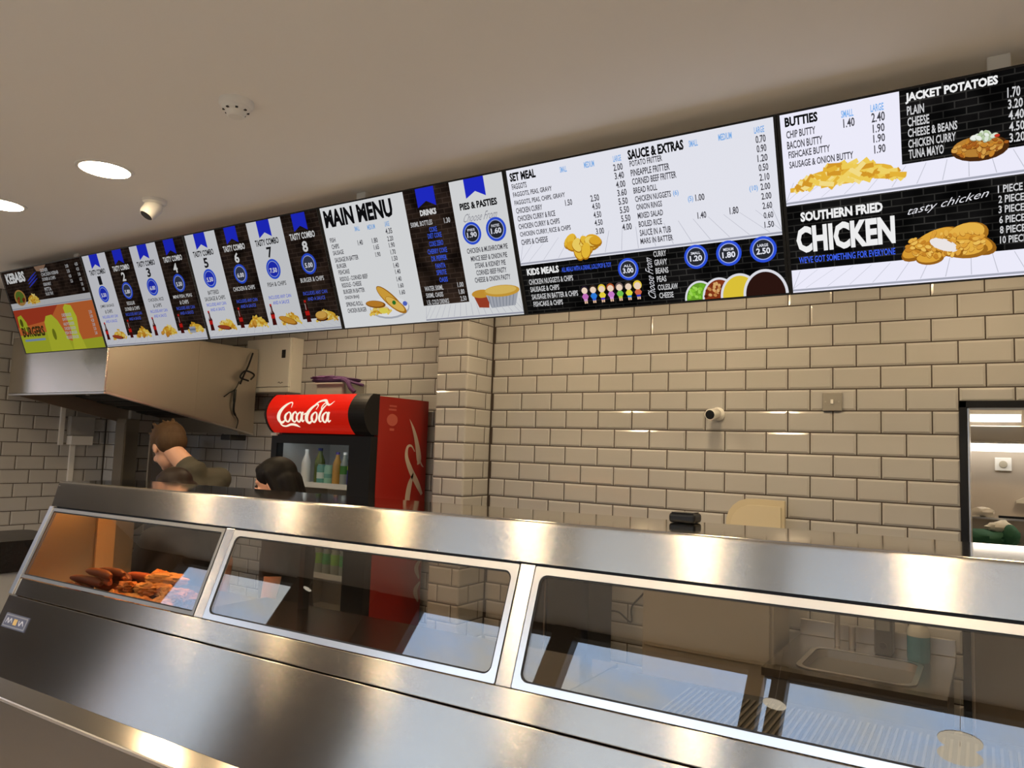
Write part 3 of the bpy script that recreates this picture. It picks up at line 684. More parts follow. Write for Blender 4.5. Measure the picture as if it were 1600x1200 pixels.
MENU = [
    (5, 'SET MEAL', 0.021, 0.017, 0.127, 0.047, 'K'),
    (5, 'FAGGOTS', 0.024, 0.055, 0.085, 0.075, 'k'),
    (5, 'FAGGOTS, PEAS, GRAVY', 0.024, 0.085, 0.182, 0.103, 'k'),
    (5, 'FAGGOTS, PEAS, CHIPS, GRAVY', 0.025, 0.113, 0.229, 0.132, 'k'),
    (5, 'CHICKEN CURRY', 0.026, 0.141, 0.134, 0.158, 'k'),
    (5, 'CHICKEN CURRY & RICE', 0.027, 0.169, 0.181, 0.186, 'k'),
    (5, 'CHICKEN CURRY & CHIPS', 0.026, 0.196, 0.194, 0.215, 'k'),
    (5, 'CHICKEN CURRY, RICE & CHIPS', 0.027, 0.226, 0.233, 0.243, 'k'),
    (5, 'CHIPS & CHEESE', 0.027, 0.252, 0.137, 0.272, 'k'),
    (5, '1.50', 0.225, 0.139, 0.252, 0.16, 'k'),
    (5, '2.50', 0.322, 0.138, 0.354, 0.16, 'k'),
    (5, '4.50', 0.324, 0.166, 0.354, 0.187, 'k'),
    (5, '4.50', 0.325, 0.194, 0.354, 0.215, 'k'),
    (5, '4.50', 0.325, 0.221, 0.355, 0.241, 'k'),
    (5, '3.00', 0.326, 0.249, 0.356, 0.27, 'k'),
    (5, '2.00', 0.418, 0.053, 0.451, 0.075, 'k'),
    (5, '3.40', 0.419, 0.08, 0.452, 0.102, 'k'),
    (5, '4.00', 0.42, 0.108, 0.453, 0.13, 'k'),
    (5, '3.60', 0.421, 0.135, 0.454, 0.157, 'k'),
    (5, '5.50', 0.421, 0.163, 0.454, 0.185, 'k'),
    (5, '5.50', 0.422, 0.191, 0.455, 0.213, 'k'),
    (5, '5.50', 0.423, 0.219, 0.456, 0.241, 'k'),
    (5, '4.00', 0.423, 0.247, 0.457, 0.269, 'k'),
    (5, 'SMALL', 0.223, 0.03, 0.249, 0.046, 'b'),
    (5, 'MEDIUM', 0.315, 0.028, 0.352, 0.048, 'b'),
    (5, 'LARGE', 0.421, 0.028, 0.449, 0.045, 'b'),
    (5, 'SAUCE & EXTRAS', 0.473, 0.018, 0.659, 0.049, 'K'),
    (5, 'POTATO FRITTER', 0.476, 0.052, 0.586, 0.071, 'k'),
    (5, 'PINEAPPLE FRITTER', 0.476, 0.08, 0.607, 0.101, 'k'),
    (5, 'CORNED BEEF FRITTER', 0.477, 0.108, 0.626, 0.129, 'k'),
    (5, 'BREAD ROLL', 0.478, 0.138, 0.559, 0.156, 'k'),
    (5, 'CHICKEN NUGGETS', 0.48, 0.165, 0.602, 0.184, 'k'),
    (5, '(6)', 0.609, 0.167, 0.627, 0.185, 'b'),
    (5, 'ONION RINGS', 0.481, 0.191, 0.569, 0.21, 'k'),
    (5, 'MIXED SALAD', 0.482, 0.219, 0.569, 0.238, 'k'),
    (5, 'BOILED RICE', 0.482, 0.247, 0.562, 0.265, 'k'),
    (5, 'SAUCE IN A TUB', 0.482, 0.274, 0.589, 0.295, 'k'),
    (5, 'MARS IN BATTER', 0.481, 0.302, 0.593, 0.321, 'k'),
    (5, '(5)', 0.655, 0.191, 0.672, 0.212, 'b'),
    (5, '1.00', 0.679, 0.189, 0.708, 0.21, 'k'),
    (5, '1.40', 0.68, 0.244, 0.708, 0.265, 'k'),
    (5, '1.80', 0.781, 0.243, 0.808, 0.265, 'k'),
    (5, '(10)', 0.846, 0.189, 0.871, 0.209, 'b'),
    (5, '0.70', 0.876, 0.049, 0.905, 0.071, 'k'),
    (5, '0.90', 0.877, 0.076, 0.905, 0.098, 'k'),
    (5, '1.20', 0.877, 0.104, 0.906, 0.125, 'k'),
    (5, '0.50', 0.878, 0.131, 0.906, 0.152, 'k'),
    (5, '2.10', 0.878, 0.159, 0.907, 0.18, 'k'),
    (5, '2.00', 0.879, 0.187, 0.907, 0.207, 'k'),
    (5, '2.00', 0.879, 0.215, 0.908, 0.235, 'k'),
    (5, '2.60', 0.88, 0.243, 0.908, 0.263, 'k'),
    (5, '0.60', 0.881, 0.272, 0.909, 0.291, 'k'),
    (5, '1.50', 0.881, 0.3, 0.909, 0.319, 'k'),
    (5, 'SMALL', 0.676, 0.027, 0.704, 0.044, 'b'),
    (5, 'MEDIUM', 0.768, 0.025, 0.808, 0.043, 'b'),
    (5, 'LARGE', 0.874, 0.024, 0.903, 0.043, 'b'),
    (5, 'KIDS MEALS', 0.031, 0.358, 0.163, 0.383, 'W'),
    (5, 'ALL MEALS WITH A DRINK, LOLLYPOP & TOY', 0.174, 0.371, 0.366, 0.384, 'B'),
    (5, 'CHICKEN NUGGETS & CHIPS', 0.033, 0.4, 0.214, 0.415, 'w'),
    (5, 'SAUSAGE & CHIPS', 0.034, 0.428, 0.154, 0.442, 'w'),
    (5, 'SAUSAGE IN BATTER & CHIPS', 0.035, 0.456, 0.225, 0.469, 'w'),
    (5, 'FISHCAKE & CHIPS', 0.038, 0.48, 0.16, 0.499, 'w'),
    (5, 'CURRY', 0.52, 0.349, 0.564, 0.368, 'w'),
    (5, 'GRAVY', 0.52, 0.378, 0.564, 0.395, 'w'),
    (5, 'BEANS', 0.521, 0.405, 0.565, 0.423, 'w'),
    (5, 'PEAS', 0.522, 0.433, 0.555, 0.45, 'w'),
    (5, 'COLESLAW', 0.522, 0.46, 0.591, 0.479, 'w'),
    (5, 'CHEESE', 0.524, 0.487, 0.573, 0.506, 'w'),
    (6, 'BUTTIES', 0.022, 0.015, 0.111, 0.042, 'K'),
    (6, 'CHIP BUTTY', 0.024, 0.053, 0.103, 0.074, 'k'),
    (6, 'BACON BUTTY', 0.024, 0.082, 0.12, 0.104, 'k'),
    (6, 'FISHCAKE BUTTY', 0.026, 0.111, 0.138, 0.129, 'k'),
    (6, 'SAUSAGE & ONION BUTTY', 0.026, 0.14, 0.197, 0.157, 'k'),
    (6, 'SMALL', 0.172, 0.028, 0.203, 0.044, 'b'),
    (6, 'LARGE', 0.246, 0.027, 0.278, 0.044, 'b'),
    (6, '1.40', 0.176, 0.049, 0.205, 0.073, 'k'),
    (6, '2.40', 0.247, 0.048, 0.28, 0.073, 'k'),
    (6, '1.90', 0.249, 0.078, 0.278, 0.101, 'k'),
    (6, '1.90', 0.249, 0.105, 0.278, 0.127, 'k'),
    (6, '1.90', 0.25, 0.133, 0.278, 0.156, 'k'),
    (6, 'JACKET POTATOES', 0.33, 0.014, 0.537, 0.042, 'W'),
    (6, 'PLAIN', 0.333, 0.048, 0.373, 0.071, 'w'),
    (6, 'CHEESE', 0.333, 0.077, 0.384, 0.101, 'w'),
    (6, 'CHEESE & BEANS', 0.333, 0.106, 0.447, 0.128, 'w'),
    (6, 'CHICKEN CURRY', 0.333, 0.134, 0.443, 0.156, 'w'),
    (6, 'TUNA MAYO', 0.333, 0.16, 0.415, 0.184, 'w'),
    (6, '1.70', 0.556, 0.049, 0.583, 0.074, 'w'),
    (6, '3.20', 0.557, 0.078, 0.588, 0.101, 'w'),
    (6, '4.40', 0.558, 0.105, 0.59, 0.128, 'w'),
    (6, '4.50', 0.559, 0.133, 0.591, 0.156, 'w'),
    (6, '3.20', 0.559, 0.16, 0.592, 0.183, 'w'),
    (6, 'SOUTHERN FRIED', 0.046, 0.287, 0.264, 0.315, 'W'),
    (6, 'CHICKEN', 0.03, 0.328, 0.292, 0.406, 'W'),
    (6, "WE'VE GOT SOMETHING FOR EVERYONE", 0.033, 0.419, 0.29, 0.435, 'B'),
    (6, '1 PIECE & CHIPS', 0.533, 0.286, 0.653, 0.304, 'w'),
    (6, '2 PIECE & CHIPS', 0.534, 0.313, 0.654, 0.329, 'w'),
    (6, '3 PIECE & CHIPS', 0.534, 0.34, 0.655, 0.354, 'w'),
    (6, '6 PIECE & CHIPS', 0.535, 0.367, 0.656, 0.38, 'w'),
    (6, '8 PIECE & CHIPS', 0.536, 0.395, 0.657, 0.405, 'w'),
    (6, '10 PIECE & CHIPS', 0.536, 0.422, 0.658, 0.43, 'w'),
    (4, 'MAIN MENU', 0.025, 0.019, 0.402, 0.092, 'K'),
    (4, 'SMALL', 0.183, 0.106, 0.211, 0.121, 'b'),
    (4, 'MEDIUM', 0.254, 0.108, 0.295, 0.125, 'b'),
    (4, 'LARGE', 0.348, 0.107, 0.372, 0.123, 'b'),
    (4, 'FISH', 0.032, 0.134, 0.064, 0.153, 'k'),
    (4, 'CHIPS', 0.034, 0.161, 0.077, 0.181, 'k'),
    (4, 'SAUSAGE', 0.034, 0.188, 0.096, 0.207, 'k'),
    (4, 'SAUSAGE IN BATTER', 0.036, 0.218, 0.173, 0.238, 'k'),
    (4, 'BURGER', 0.04, 0.245, 0.096, 0.264, 'k'),
    (4, 'FISHCAKE', 0.042, 0.272, 0.106, 0.29, 'k'),
    (4, 'RISSOLE - CORNED BEEF', 0.042, 0.301, 0.202, 0.32, 'k'),
    (4, 'RISSOLE - CHEESE', 0.046, 0.329, 0.159, 0.346, 'k'),
    (4, 'BURGER IN BATTER', 0.047, 0.356, 0.17, 0.375, 'k'),
    (4, 'ONION BHAJI', 0.048, 0.384, 0.131, 0.402, 'k'),
    (4, 'SPRING ROLL', 0.047, 0.412, 0.145, 0.43, 'k'),
    (4, 'CHICKEN BURGER', 0.048, 0.441, 0.158, 0.456, 'k'),
    (4, '4.35', 0.345, 0.133, 0.38, 0.155, 'k'),
    (4, '2.20', 0.347, 0.164, 0.378, 0.184, 'k'),
    (4, '1.90', 0.349, 0.19, 0.379, 0.21, 'k'),
    (4, '1.70', 0.35, 0.218, 0.377, 0.238, 'k'),
    (4, '1.50', 0.351, 0.245, 0.38, 0.263, 'k'),
    (4, '1.40', 0.352, 0.272, 0.38, 0.293, 'k'),
    (4, '1.40', 0.354, 0.299, 0.382, 0.317, 'k'),
    (4, '1.40', 0.354, 0.328, 0.38, 0.348, 'k'),
    (4, '1.60', 0.356, 0.356, 0.384, 0.375, 'k'),
    (4, '1.60', 0.356, 0.384, 0.385, 0.402, 'k'),
    (4, '1.80', 0.264, 0.161, 0.295, 0.182, 'k'),
    (4, '1.65', 0.267, 0.189, 0.295, 0.209, 'k'),
    (4, '1.90', 0.268, 0.219, 0.295, 0.239, 'k'),
    (4, '1.40', 0.185, 0.16, 0.213, 0.182, 'k'),
    (4, 'DRINKS', 0.535, 0.087, 0.614, 0.11, 'W'),
    (4, '500ML BOTTLES', 0.478, 0.129, 0.586, 0.145, 'w'),
    (4, '1.30', 0.642, 0.13, 0.671, 0.15, 'w'),
    (4, 'COKE', 0.565, 0.157, 0.602, 0.174, 'B'),
    (4, 'DIET COKE', 0.552, 0.182, 0.619, 0.196, 'B'),
    (4, 'COKE ZERO', 0.552, 0.212, 0.62, 0.227, 'B'),
    (4, 'CHERRY COKE', 0.537, 0.241, 0.632, 0.256, 'B'),
    (4, 'DR PEPPER', 0.549, 0.268, 0.625, 0.286, 'B'),
    (4, 'FANTA', 0.563, 0.299, 0.611, 0.314, 'B'),
    (4, 'SPRITE', 0.562, 0.325, 0.61, 0.34, 'B'),
    (4, 'OASIS', 0.569, 0.354, 0.61, 0.369, 'B'),
    (4, 'WATER 500ML', 0.488, 0.383, 0.581, 0.399, 'w'),
    (4, '500ML OASIS', 0.489, 0.411, 0.575, 0.425, 'w'),
    (4, '1.5L COLD DRINKS', 0.488, 0.44, 0.597, 0.452, 'w'),
    (4, '1.00', 0.651, 0.379, 0.68, 0.397, 'w'),
    (4, '1.80', 0.652, 0.407, 0.679, 0.424, 'w'),
    (4, '2.50', 0.654, 0.434, 0.683, 0.451, 'w'),
    (4, 'PIES & PASTIES', 0.725, 0.089, 0.892, 0.115, 'K'),
    (4, 'CHICKEN & MUSHROOM PIE', 0.723, 0.262, 0.906, 0.271, 'k'),
    (4, 'MINCE BEEF & ONION PIE', 0.735, 0.291, 0.898, 0.303, 'k'),
    (4, 'STEAK & KIDNEY PIE', 0.748, 0.32, 0.886, 0.328, 'k'),
    (4, 'CORNED BEEF PASTY', 0.749, 0.347, 0.885, 0.356, 'k'),
    (4, 'CHEESE & ONION PASTY', 0.736, 0.374, 0.897, 0.383, 'k'),
    (1, 'KEBABS', 0.048, 0.019, 0.281, 0.083, 'W'),
    (1, 'DONER', 0.478, 0.027, 0.562, 0.048, 'w'),
    (1, 'CHICKEN KEBAB', 0.474, 0.055, 0.667, 0.07, 'w'),
    (1, 'DONER & CHIPS', 0.471, 0.082, 0.62, 0.098, 'w'),
    (1, 'KEBAB MEAT', 0.467, 0.11, 0.554, 0.129, 'w'),
    (1, 'PITTA', 0.464, 0.138, 0.541, 0.161, 'w'),
    (1, 'SALAD TRAY', 0.46, 0.167, 0.549, 0.185, 'w'),
    (1, '3.00', 0.758, 0.031, 0.791, 0.048, 'w'),
    (1, '3.50', 0.761, 0.06, 0.791, 0.077, 'w'),
    (1, '4.00', 0.765, 0.089, 0.792, 0.105, 'w'),
    (1, '5.20', 0.768, 0.118, 0.792, 0.134, 'w'),
    (1, '4.00', 0.86, 0.03, 0.892, 0.047, 'w'),
    (1, '4.50', 0.862, 0.058, 0.891, 0.075, 'w'),
    (1, '5.00', 0.864, 0.087, 0.89, 0.104, 'w'),
    (1, '6.20', 0.866, 0.116, 0.89, 0.132, 'w'),
    (1, '3.00', 0.868, 0.144, 0.889, 0.16, 'w'),
    (1, '0.80', 0.87, 0.173, 0.888, 0.189, 'w'),
    (1, 'CHEESEBURGER', 0.565, 0.305, 0.673, 0.32, 'w'),
    (1, 'QUARTER POUNDER', 0.561, 0.331, 0.675, 0.347, 'w'),
    (1, 'HALF POUNDER', 0.557, 0.358, 0.677, 0.374, 'w'),
    (1, 'CHICKEN BURGER', 0.553, 0.385, 0.679, 0.401, 'w'),
    (1, 'FISH BURGER', 0.549, 0.412, 0.682, 0.427, 'w'),
    (1, 'VEGGIE BURGER', 0.545, 0.439, 0.684, 0.454, 'w'),
    (1, '2.50', 0.862, 0.305, 0.894, 0.321, 'w'),
    (1, '3.00', 0.862, 0.329, 0.893, 0.346, 'w'),
    (1, '4.20', 0.862, 0.353, 0.892, 0.37, 'w'),
    (1, '3.00', 0.863, 0.378, 0.891, 0.394, 'w'),
    (1, '3.20', 0.863, 0.402, 0.89, 0.418, 'w'),
    (1, '2.60', 0.863, 0.427, 0.889, 0.443, 'w'),
    (1, 'BURGERS', 0.046, 0.358, 0.318, 0.422, 'd')]

def combo_columns(s, start, food):
    for j in range(4):
        x0 = 0.009+0.2303*j; x1 = x0+0.2303; cx = (x0+x1)/2; dark = j % 2 == 1
        s.rect(x0, 0.006, x1, 0.470, 1, s.dk if dark else s.W())
        fg = 'ececec' if dark else '1b1b1e'
        s.ribbon(cx-0.044, cx+0.040, 0.006, 0.082)
        s.txt('TASTY COMBO', cx-0.080, 0.088, cx+0.076, 0.117, fg, 0.03)
        s.txt(str(start+j), cx-0.016, 0.126, cx+0.018, 0.174, fg, 0.03)
        s.badge(cx, 0.226, 0.046, '', food[j][0], fill='2433c8' if not dark else '3a3f52')
        ls = food[j][1]
        for i, l_ in enumerate(ls): s.txt(l_, cx-0.0052*len(l_), 0.284+0.03*i, cx+0.0052*len(l_), 0.304+0.03*i, fg, 0.01)
        for i, l_ in enumerate(('INCLUDES ANY CAN', 'AND A SAUCE')): s.txt(l_, cx-0.075+0.02*i, 0.345+0.026*i, cx+0.075-0.02*i, 0.361+0.026*i, '4f68f0', 0.008)
        s.bottle(x0+0.040, 0.385, 0.482)
        s.chips(cx+0.040, 0.452, 0.068, 0.036, 34, 6, start+j)
        fk = food[j][2]
        if fk == 'saus': s.pile([(cx+0.02, 0.470, 0.052, 0.011, -0.15, 'a9482a', '5e2414')], 9)
        if fk == 'burger': s.pile([(cx+0.01, 0.472, 0.036, 0.010, 0, '6b3a1c', '3b1c0e'), (cx+0.01, 0.455, 0.038, 0.020, 0, 'e6b457', 'b97f2c')], 9)
        if fk == 'fish': s.pile([(cx+0.02, 0.464, 0.060, 0.016, -0.3, 'd99a35', '9c6216')], 9)
        if fk == 'nug': s.lumps(cx+0.015, 0.470, 0.035, 0.012, 7, 0.015, ('e0a23c', 'd38f2c', 'a5651a'), 9, start+j)
        if fk == 'pot': s.rect(cx-0.012, 0.452, cx+0.038, 0.484, 9, s.c('aeb4c4')); s.rect(cx-0.012, 0.462, cx+0.038, 0.472, 9.2, s.c('7c859c'))
    s.planks(0.468, 0.523)

def content(k):
    s = SC(k)
    if k == 1:
        s.rect(0.009, 0.006, 0.930, 0.215, 1, s.dk); s.planks(0.205, 0.247)
        for i in range(3): stroke(s, [(0.30, -0.085-0.018*i), (0.36, -0.062-0.018*i), (0.42, -0.040-0.018*i)], [0.004, 0.010, 0.003], 0.003, s.c('3440c8'))
        s.poly([(0.415, 0.008), (0.55, 0.008), (0.50, 0.045), (0.43, 0.035)], 3, s.c('9a7a64'))
        s.ell(0.15, 0.175, 0.068, 0.050, 5, s.c('b98b4a')); s.ell(0.15, 0.17, 0.052, 0.036, 6, s.c('5f7a2e')); s.lumps(0.15, 0.185, 0.045, 0.018, 9, 0.014, ('9c4a22', '7a3418', '42200e'), 7)
        s.chips(0.30, 0.185, 0.075, 0.042, 40, 6, 3)
        s.rect(0.009, 0.247, 0.930, 0.523, 1, s.c('d9733a')); s.poly([(0.009, 0.247), (0.55, 0.247), (0.42, 0.33), (0.009, 0.36)], 2, s.c('b8442a'))
        s.poly([(0.009, 0.41), (0.35, 0.40), (0.60, 0.47), (0.930, 0.46), (0.930, 0.523), (0.009, 0.523)], 2, s.c('bcc435'))
        s.poly([(0.33, 0.523), (0.345, 0.34), (0.38, 0.305), (0.45, 0.30), (0.50, 0.34), (0.56, 0.44), (0.58, 0.523)], 3, s.c('cbd23a')); s.ell(0.42, 0.42, 0.020, 0.035, 4, s.c('7d8420'))
        s.poly([(0.59, 0.523), (0.62, 0.40), (0.60, 0.27), (0.63, 0.25), (0.69, 0.26), (0.72, 0.33), (0.70, 0.42), (0.73, 0.523)], 3, s.c('d3d83c'))
        s.poly([(0.03, 0.36), (0.04, 0.29), (0.09, 0.28), (0.13, 0.33), (0.14, 0.40)], 3, s.c('b9c233')); s.ell(0.07, 0.33, 0.018, 0.026, 4, s.c('5c5a1c'))
        s.rect(0.05, 0.436, 0.30, 0.450, 4, s.c('8ea6c6'))
    elif k == 2:
        combo_columns(s, 1, [('5.50', ('JUMBO SAUSAGE', '& CHIPS'), 'saus'), ('5.80', ('REGULAR', 'DONER & CHIPS'), 'nug'), ('6.00', ('CHICKEN, RICE', '& CHIPS'), 'nug'), ('5.50', ('MINI FISH, PEAS', '& CHIPS'), 'pot')])
    elif k == 3:
        combo_columns(s, 5, [('5.50', ('BATTERED', 'SAUSAGE & CHIPS'), 'saus'), ('6.00', ('CHICKEN & CHIPS',), 'nug'), ('7.50', ('FISH & CHIPS',), 'fish'), ('5.00', ('BURGER & CHIPS',), 'burger')])
    elif k == 4:
        s.rect(0.009, 0.006, 0.466, 0.523, 1, s.W()); s.rect(0.466, 0.006, 0.692, 0.460, 1, s.dk); s.rect(0.692, 0.006, 0.930, 0.460, 1, s.W())
        s.planks(0.458, 0.523, 0.466, 0.930)
        s.ribbon(0.530, 0.619, 0.006, 0.078); s.ribbon(0.760, 0.849, 0.006, 0.076)
        s.script(0.735, 0.130, 0.885, 0.160, s.c('9a9aa4'), 'Choose From')
        s.badge(0.759, 0.203, 0.042, 'PIES', '1.90'); s.badge(0.868, 0.201, 0.044, 'PASTIES', '1.60')
        s.ell(0.285, 0.452, 0.108, 0.046, 4, s.c('b8bcc6')); s.ell(0.285, 0.448, 0.104, 0.042, 5, s.c('f6f7fa'))
        s.chips(0.235, 0.450, 0.060, 0.030, 26, 6, 8)
        s.pile([(0.215, 0.430, 0.055, 0.016, -0.12, 'c9872e', '8c5415'), (0.300, 0.415, 0.085, 0.026, -0.75, 'e3ad42', 'a86f1c'), (0.325, 0.440, 0.060, 0.022, -0.6, 'efc25c', 'b57a22')], 9)
        s.ell(0.255, 0.462, 0.026, 0.012, 11, s.c('f2e15c')); s.ell(0.318, 0.432, 0.010, 0.009, 12, s.c('2f7a2c')); s.ell(0.375, 0.440, 0.012, 0.010, 12, s.c('5a6ed0'))
        s.poly([(0.715, 0.432), (0.790, 0.440), (0.780, 0.488), (0.735, 0.484)], 4, s.c('a8442c')); s.ell(0.755, 0.432, 0.045, 0.016, 5, s.c('d9a03a'))
        s.poly([(0.775, 0.440), (0.920, 0.436), (0.900, 0.486), (0.792, 0.490)], 6, s.c('b4b8c2'))
        for i in range(8): s.poly([(0.785+0.016*i, 0.444), (0.789+0.016*i, 0.444), (0.793+0.0135*i, 0.486), (0.790+0.0135*i, 0.486)], 7, s.c('8f95a2'))
        s.ell(0.848, 0.428, 0.080, 0.022, 8, s.c('dca83e')); s.ell(0.845, 0.424, 0.070, 0.016, 9, s.c('efc968'))
    elif k == 5:
        s.rect(0.009, 0.006, 0.930, 0.345, 1, s.W()); s.planks(0.258, 0.345); s.rect(0.009, 0.345, 0.930, 0.523, 1, s.dk)
        s.badge(0.425, 0.398, 0.037, 'ALL', '3.00')
        for cx, a, b_, r_ in ((0.661, 'SMALL', '1.20', 0.0385), (0.766, 'MEDIUM', '1.80', 0.0395), (0.871, 'LARGE', '2.50', 0.040)): s.badge(cx, 0.382, r_, a, b_)
        s.lumps(0.262, 0.294, 0.062, 0.026, 15, 0.029, ('f0c23c', 'e6ae2c', 'f6d666', 'b57a18'), 6, 5)
        for cx, rx, col in ((0.662, 0.052, 'bfe0b0'), (0.725, 0.056, 'd8b890'), (0.790, 0.062, 'f4e27a'), (0.868, 0.068, 'eceaf2')):
            lay = 4+2*((0.662, 0.725, 0.790, 0.868).index(cx))
            top = 0.480+0.0; s.ell(cx, 0.521, rx, rx*1.18 if cx < 0.8 else rx*1.16, lay, s.c('e8e8f0'), 30, 0, 180)
            s.ell(cx, 0.521, rx*0.88, rx*1.06 if cx < 0.8 else rx*1.04, lay+0.5, s.c({0.662: '6ba32c', 0.725: '8a3a1c', 0.790: 'e8cc3c', 0.868: '2e1712'}[cx]), 30, 0, 180)
            r_ = random.Random(int(cx*1000))
            if cx < 0.73:
                for i in range(40):
                    a = r_.uniform(0.15, PI-0.15); q = 0.82*math.sqrt(r_.random()); s.ell(cx+rx*q*math.cos(a), 0.519-rx*1.05*q*math.sin(a), 0.0065, 0.005, lay+0.6+0.02*i, s.c(('8fd03c', '74b62c', 'a6e05a')[i % 3] if cx < 0.7 else ('c98a4c', '7a2c14', 'e0b070', '5a1c0c')[i % 4]), 8, rot=a)
        x0 = 0.252
        hair = ('2a2030', '3a2a20', 'e8cc3c', 'b0542a', '6a5a58', '3a3024', 'f0d040'); shirt = ('c870c0', '2f7fe0', 'f0d83c', 'd080d0', '78c850', 'e8e03c', 'd86a4a'); leg = ('d8a0d0', '2f5fd0', '5a3ad0', 'e0a0e0', 'c8d040', '2f8fe0', '2438c0')
        for i in range(7):
            cx = x0+0.0332*i; r_ = 0.0125+0.001*(i == 6)
            s.rect(cx-0.006, 0.482, cx-0.001, 0.503, 4, s.c('f2c8a8')); s.rect(cx+0.001, 0.482, cx+0.006, 0.503, 4, s.c('f2c8a8')); s.rect(cx-0.007, 0.484, cx+0.007, 0.494, 5, s.c(leg[i]))
            s.poly([(cx-0.013, 0.478), (cx-0.006, 0.468), (cx+0.006, 0.468), (cx+0.013, 0.478), (cx+0.008, 0.487), (cx-0.008, 0.487)], 6, s.c(shirt[i]))
            s.ell(cx, 0.454, r_*1.15, r_*1.15, 7, s.c(hair[i])); s.ell(cx, 0.457, r_*0.92, r_*0.90, 8, s.c('f6dcc4'))
        put_text(s, 'Choose From', 0, 0.135, 0.0, -0.026, 0.0034, s.c('e4e4ea'), -0.004, 0.55, M=Matrix.Translation((0.486, -0.502, 0)) @ Matrix.Rotation(PI/2, 4, 'Z'))
    elif k == 6:
        s.rect(0.009, 0.006, 0.316, 0.200, 1, s.W()); s.rect(0.316, 0.006, 0.930, 0.197, 1, s.dk); s.planks(0.196, 0.264); s.rect(0.009, 0.264, 0.930, 0.460, 1, s.dk); s.planks(0.455, 0.523)
        s.chips(0.175, 0.190, 0.150, 0.040, 95, 6, 6, ln=0.040)
        s.pile([(0.495, 0.182, 0.064, 0.032, -0.05, 'b98236', '4a2a10')], 5); s.lumps(0.495, 0.180, 0.058, 0.026, 60, 0.008, ('d9a24c', 'c8862e', 'a86020', '6a3410'), 6, 9)
        s.lumps(0.505, 0.156, 0.026, 0.008, 16, 0.009, ('eef2ea', 'dfe8d8', 'b9cda4', '9aa88a'), 11, 3); s.ell(0.533, 0.160, 0.006, 0.004, 15, s.c('c83a28'))
        put_text(s, 'tasty chicken', 0, 0.190, 0.0, -0.026, 0.0034, s.c('e8e8ee'), -0.006, 0.7, M=Matrix.Translation((0.322, -0.313, 0)) @ Matrix.Rotation(0.12, 4, 'Z'))
        s.pile([(0.352, 0.425, 0.052, 0.026, 0.5, 'd99c34', '96601a'), (0.390, 0.405, 0.058, 0.026, 0.35, 'e2a83c', '9c661c'), (0.462, 0.402, 0.050, 0.034, 0.2, 'e8b44a', 'a46e20'),
                (0.482, 0.428, 0.050, 0.026, -0.45, 'dd9f36', '94601a'), (0.455, 0.437, 0.055, 0.026, -0.15, 'e6b044', 'a06a1e'), (0.415, 0.428, 0.046, 0.024, -0.42, 'd8a038', '9a641a'), (0.374, 0.455, 0.034, 0.018, 0.0, 'e0a63a', '98621a')], 6)
        s.ell(0.408, 0.424, 0.036, 0.016, 9, s.c('ede6e4'), 20, rot=-0.48)
        s.lumps(0.410, 0.420, 0.098, 0.034, 90, 0.0085, ('f0c25c', 'dfa23c', 'e8b24a', 'c8862a', 'a86a1e'), 8.0, 12)
        s.ell(0.406, 0.423, 0.034, 0.014, 16, s.c('efe9e8'), 20, rot=-0.48)
    for (kk, t_, a, b_, c_, d_, st) in MENU:
        if kk == k: s.style(t_, a, b_, c_, d_, st)
    return s

SLAB = {1: 'leftmost menu screen with kebabs on brown above orange and green burgers', 2: 'menu screen with tasty combos 1 to 4 in white and dark columns',
        3: 'menu screen with tasty combos 5 to 8 in white and dark columns', 4: 'white menu screen headed MAIN MENU with drinks and pies columns',
        5: 'menu screen with SET MEAL and SAUCE & EXTRAS over dark kids meals', 6: 'rightmost menu screen with butties, jacket potatoes and southern fried chicken'}
for k in range(1, 7):
    t = thing('menu_screen', SLAB[k], 'menu screen', group='menu screens hung in a row over the counter'); t.matrix_basis = screen_matrix(k)
    p = PM(); p.box(0.002, ST-0.002, -MH, 0, -0.040, -0.0005, BLACK); p.build('casing', t, False, bevel=0.002)
    p = PM(); o_ = [(0.001, 0), (ST-0.001, 0), (ST-0.001, -MH), (0.001, -MH)]; i_ = [(0.009, -0.006), (0.930, -0.006), (0.930, -0.523), (0.009, -0.523)]
    vs = [(x, y, 0.004) for x, y in o_]+[(x, y, 0.0028) for x, y in i_]+[(x, y, -0.001) for x, y in o_]
    p.add(vs, [(j, (j+1) % 4, 4+(j+1) % 4, 4+j)[::-1] for j in range(4)]+[(8+j, 8+(j+1) % 4, (j+1) % 4, j)[::-1] for j in range(4)], BLACK); p.build('bezel', t, False)
    content(k).build('screen', t, False)
rail = thing('ceiling_rail', 'steel rail on white ceiling drops behind the menu screens', 'mounting rail', (-0.45, -1.50, CZ))
p = PM(); p.box(-3.5, 2.1, -1.405, -1.375, 2.42, 2.46, STEEL_D); p.build('rail', rail)
for x in (-2.74, -0.458, 1.778):
    p = PM(); p.box(x-0.026, x+0.026, -1.55, -1.50, 2.66, CZ, WHITE); p.box(x-0.018, x+0.018, -1.55, -1.36, 2.645, 2.6595, STEEL_D); p.box(x-0.018, x+0.018, -1.374, -1.36, 2.40, 2.645, STEEL_D); p.build('drop_bracket', rail, bevel=0.003)

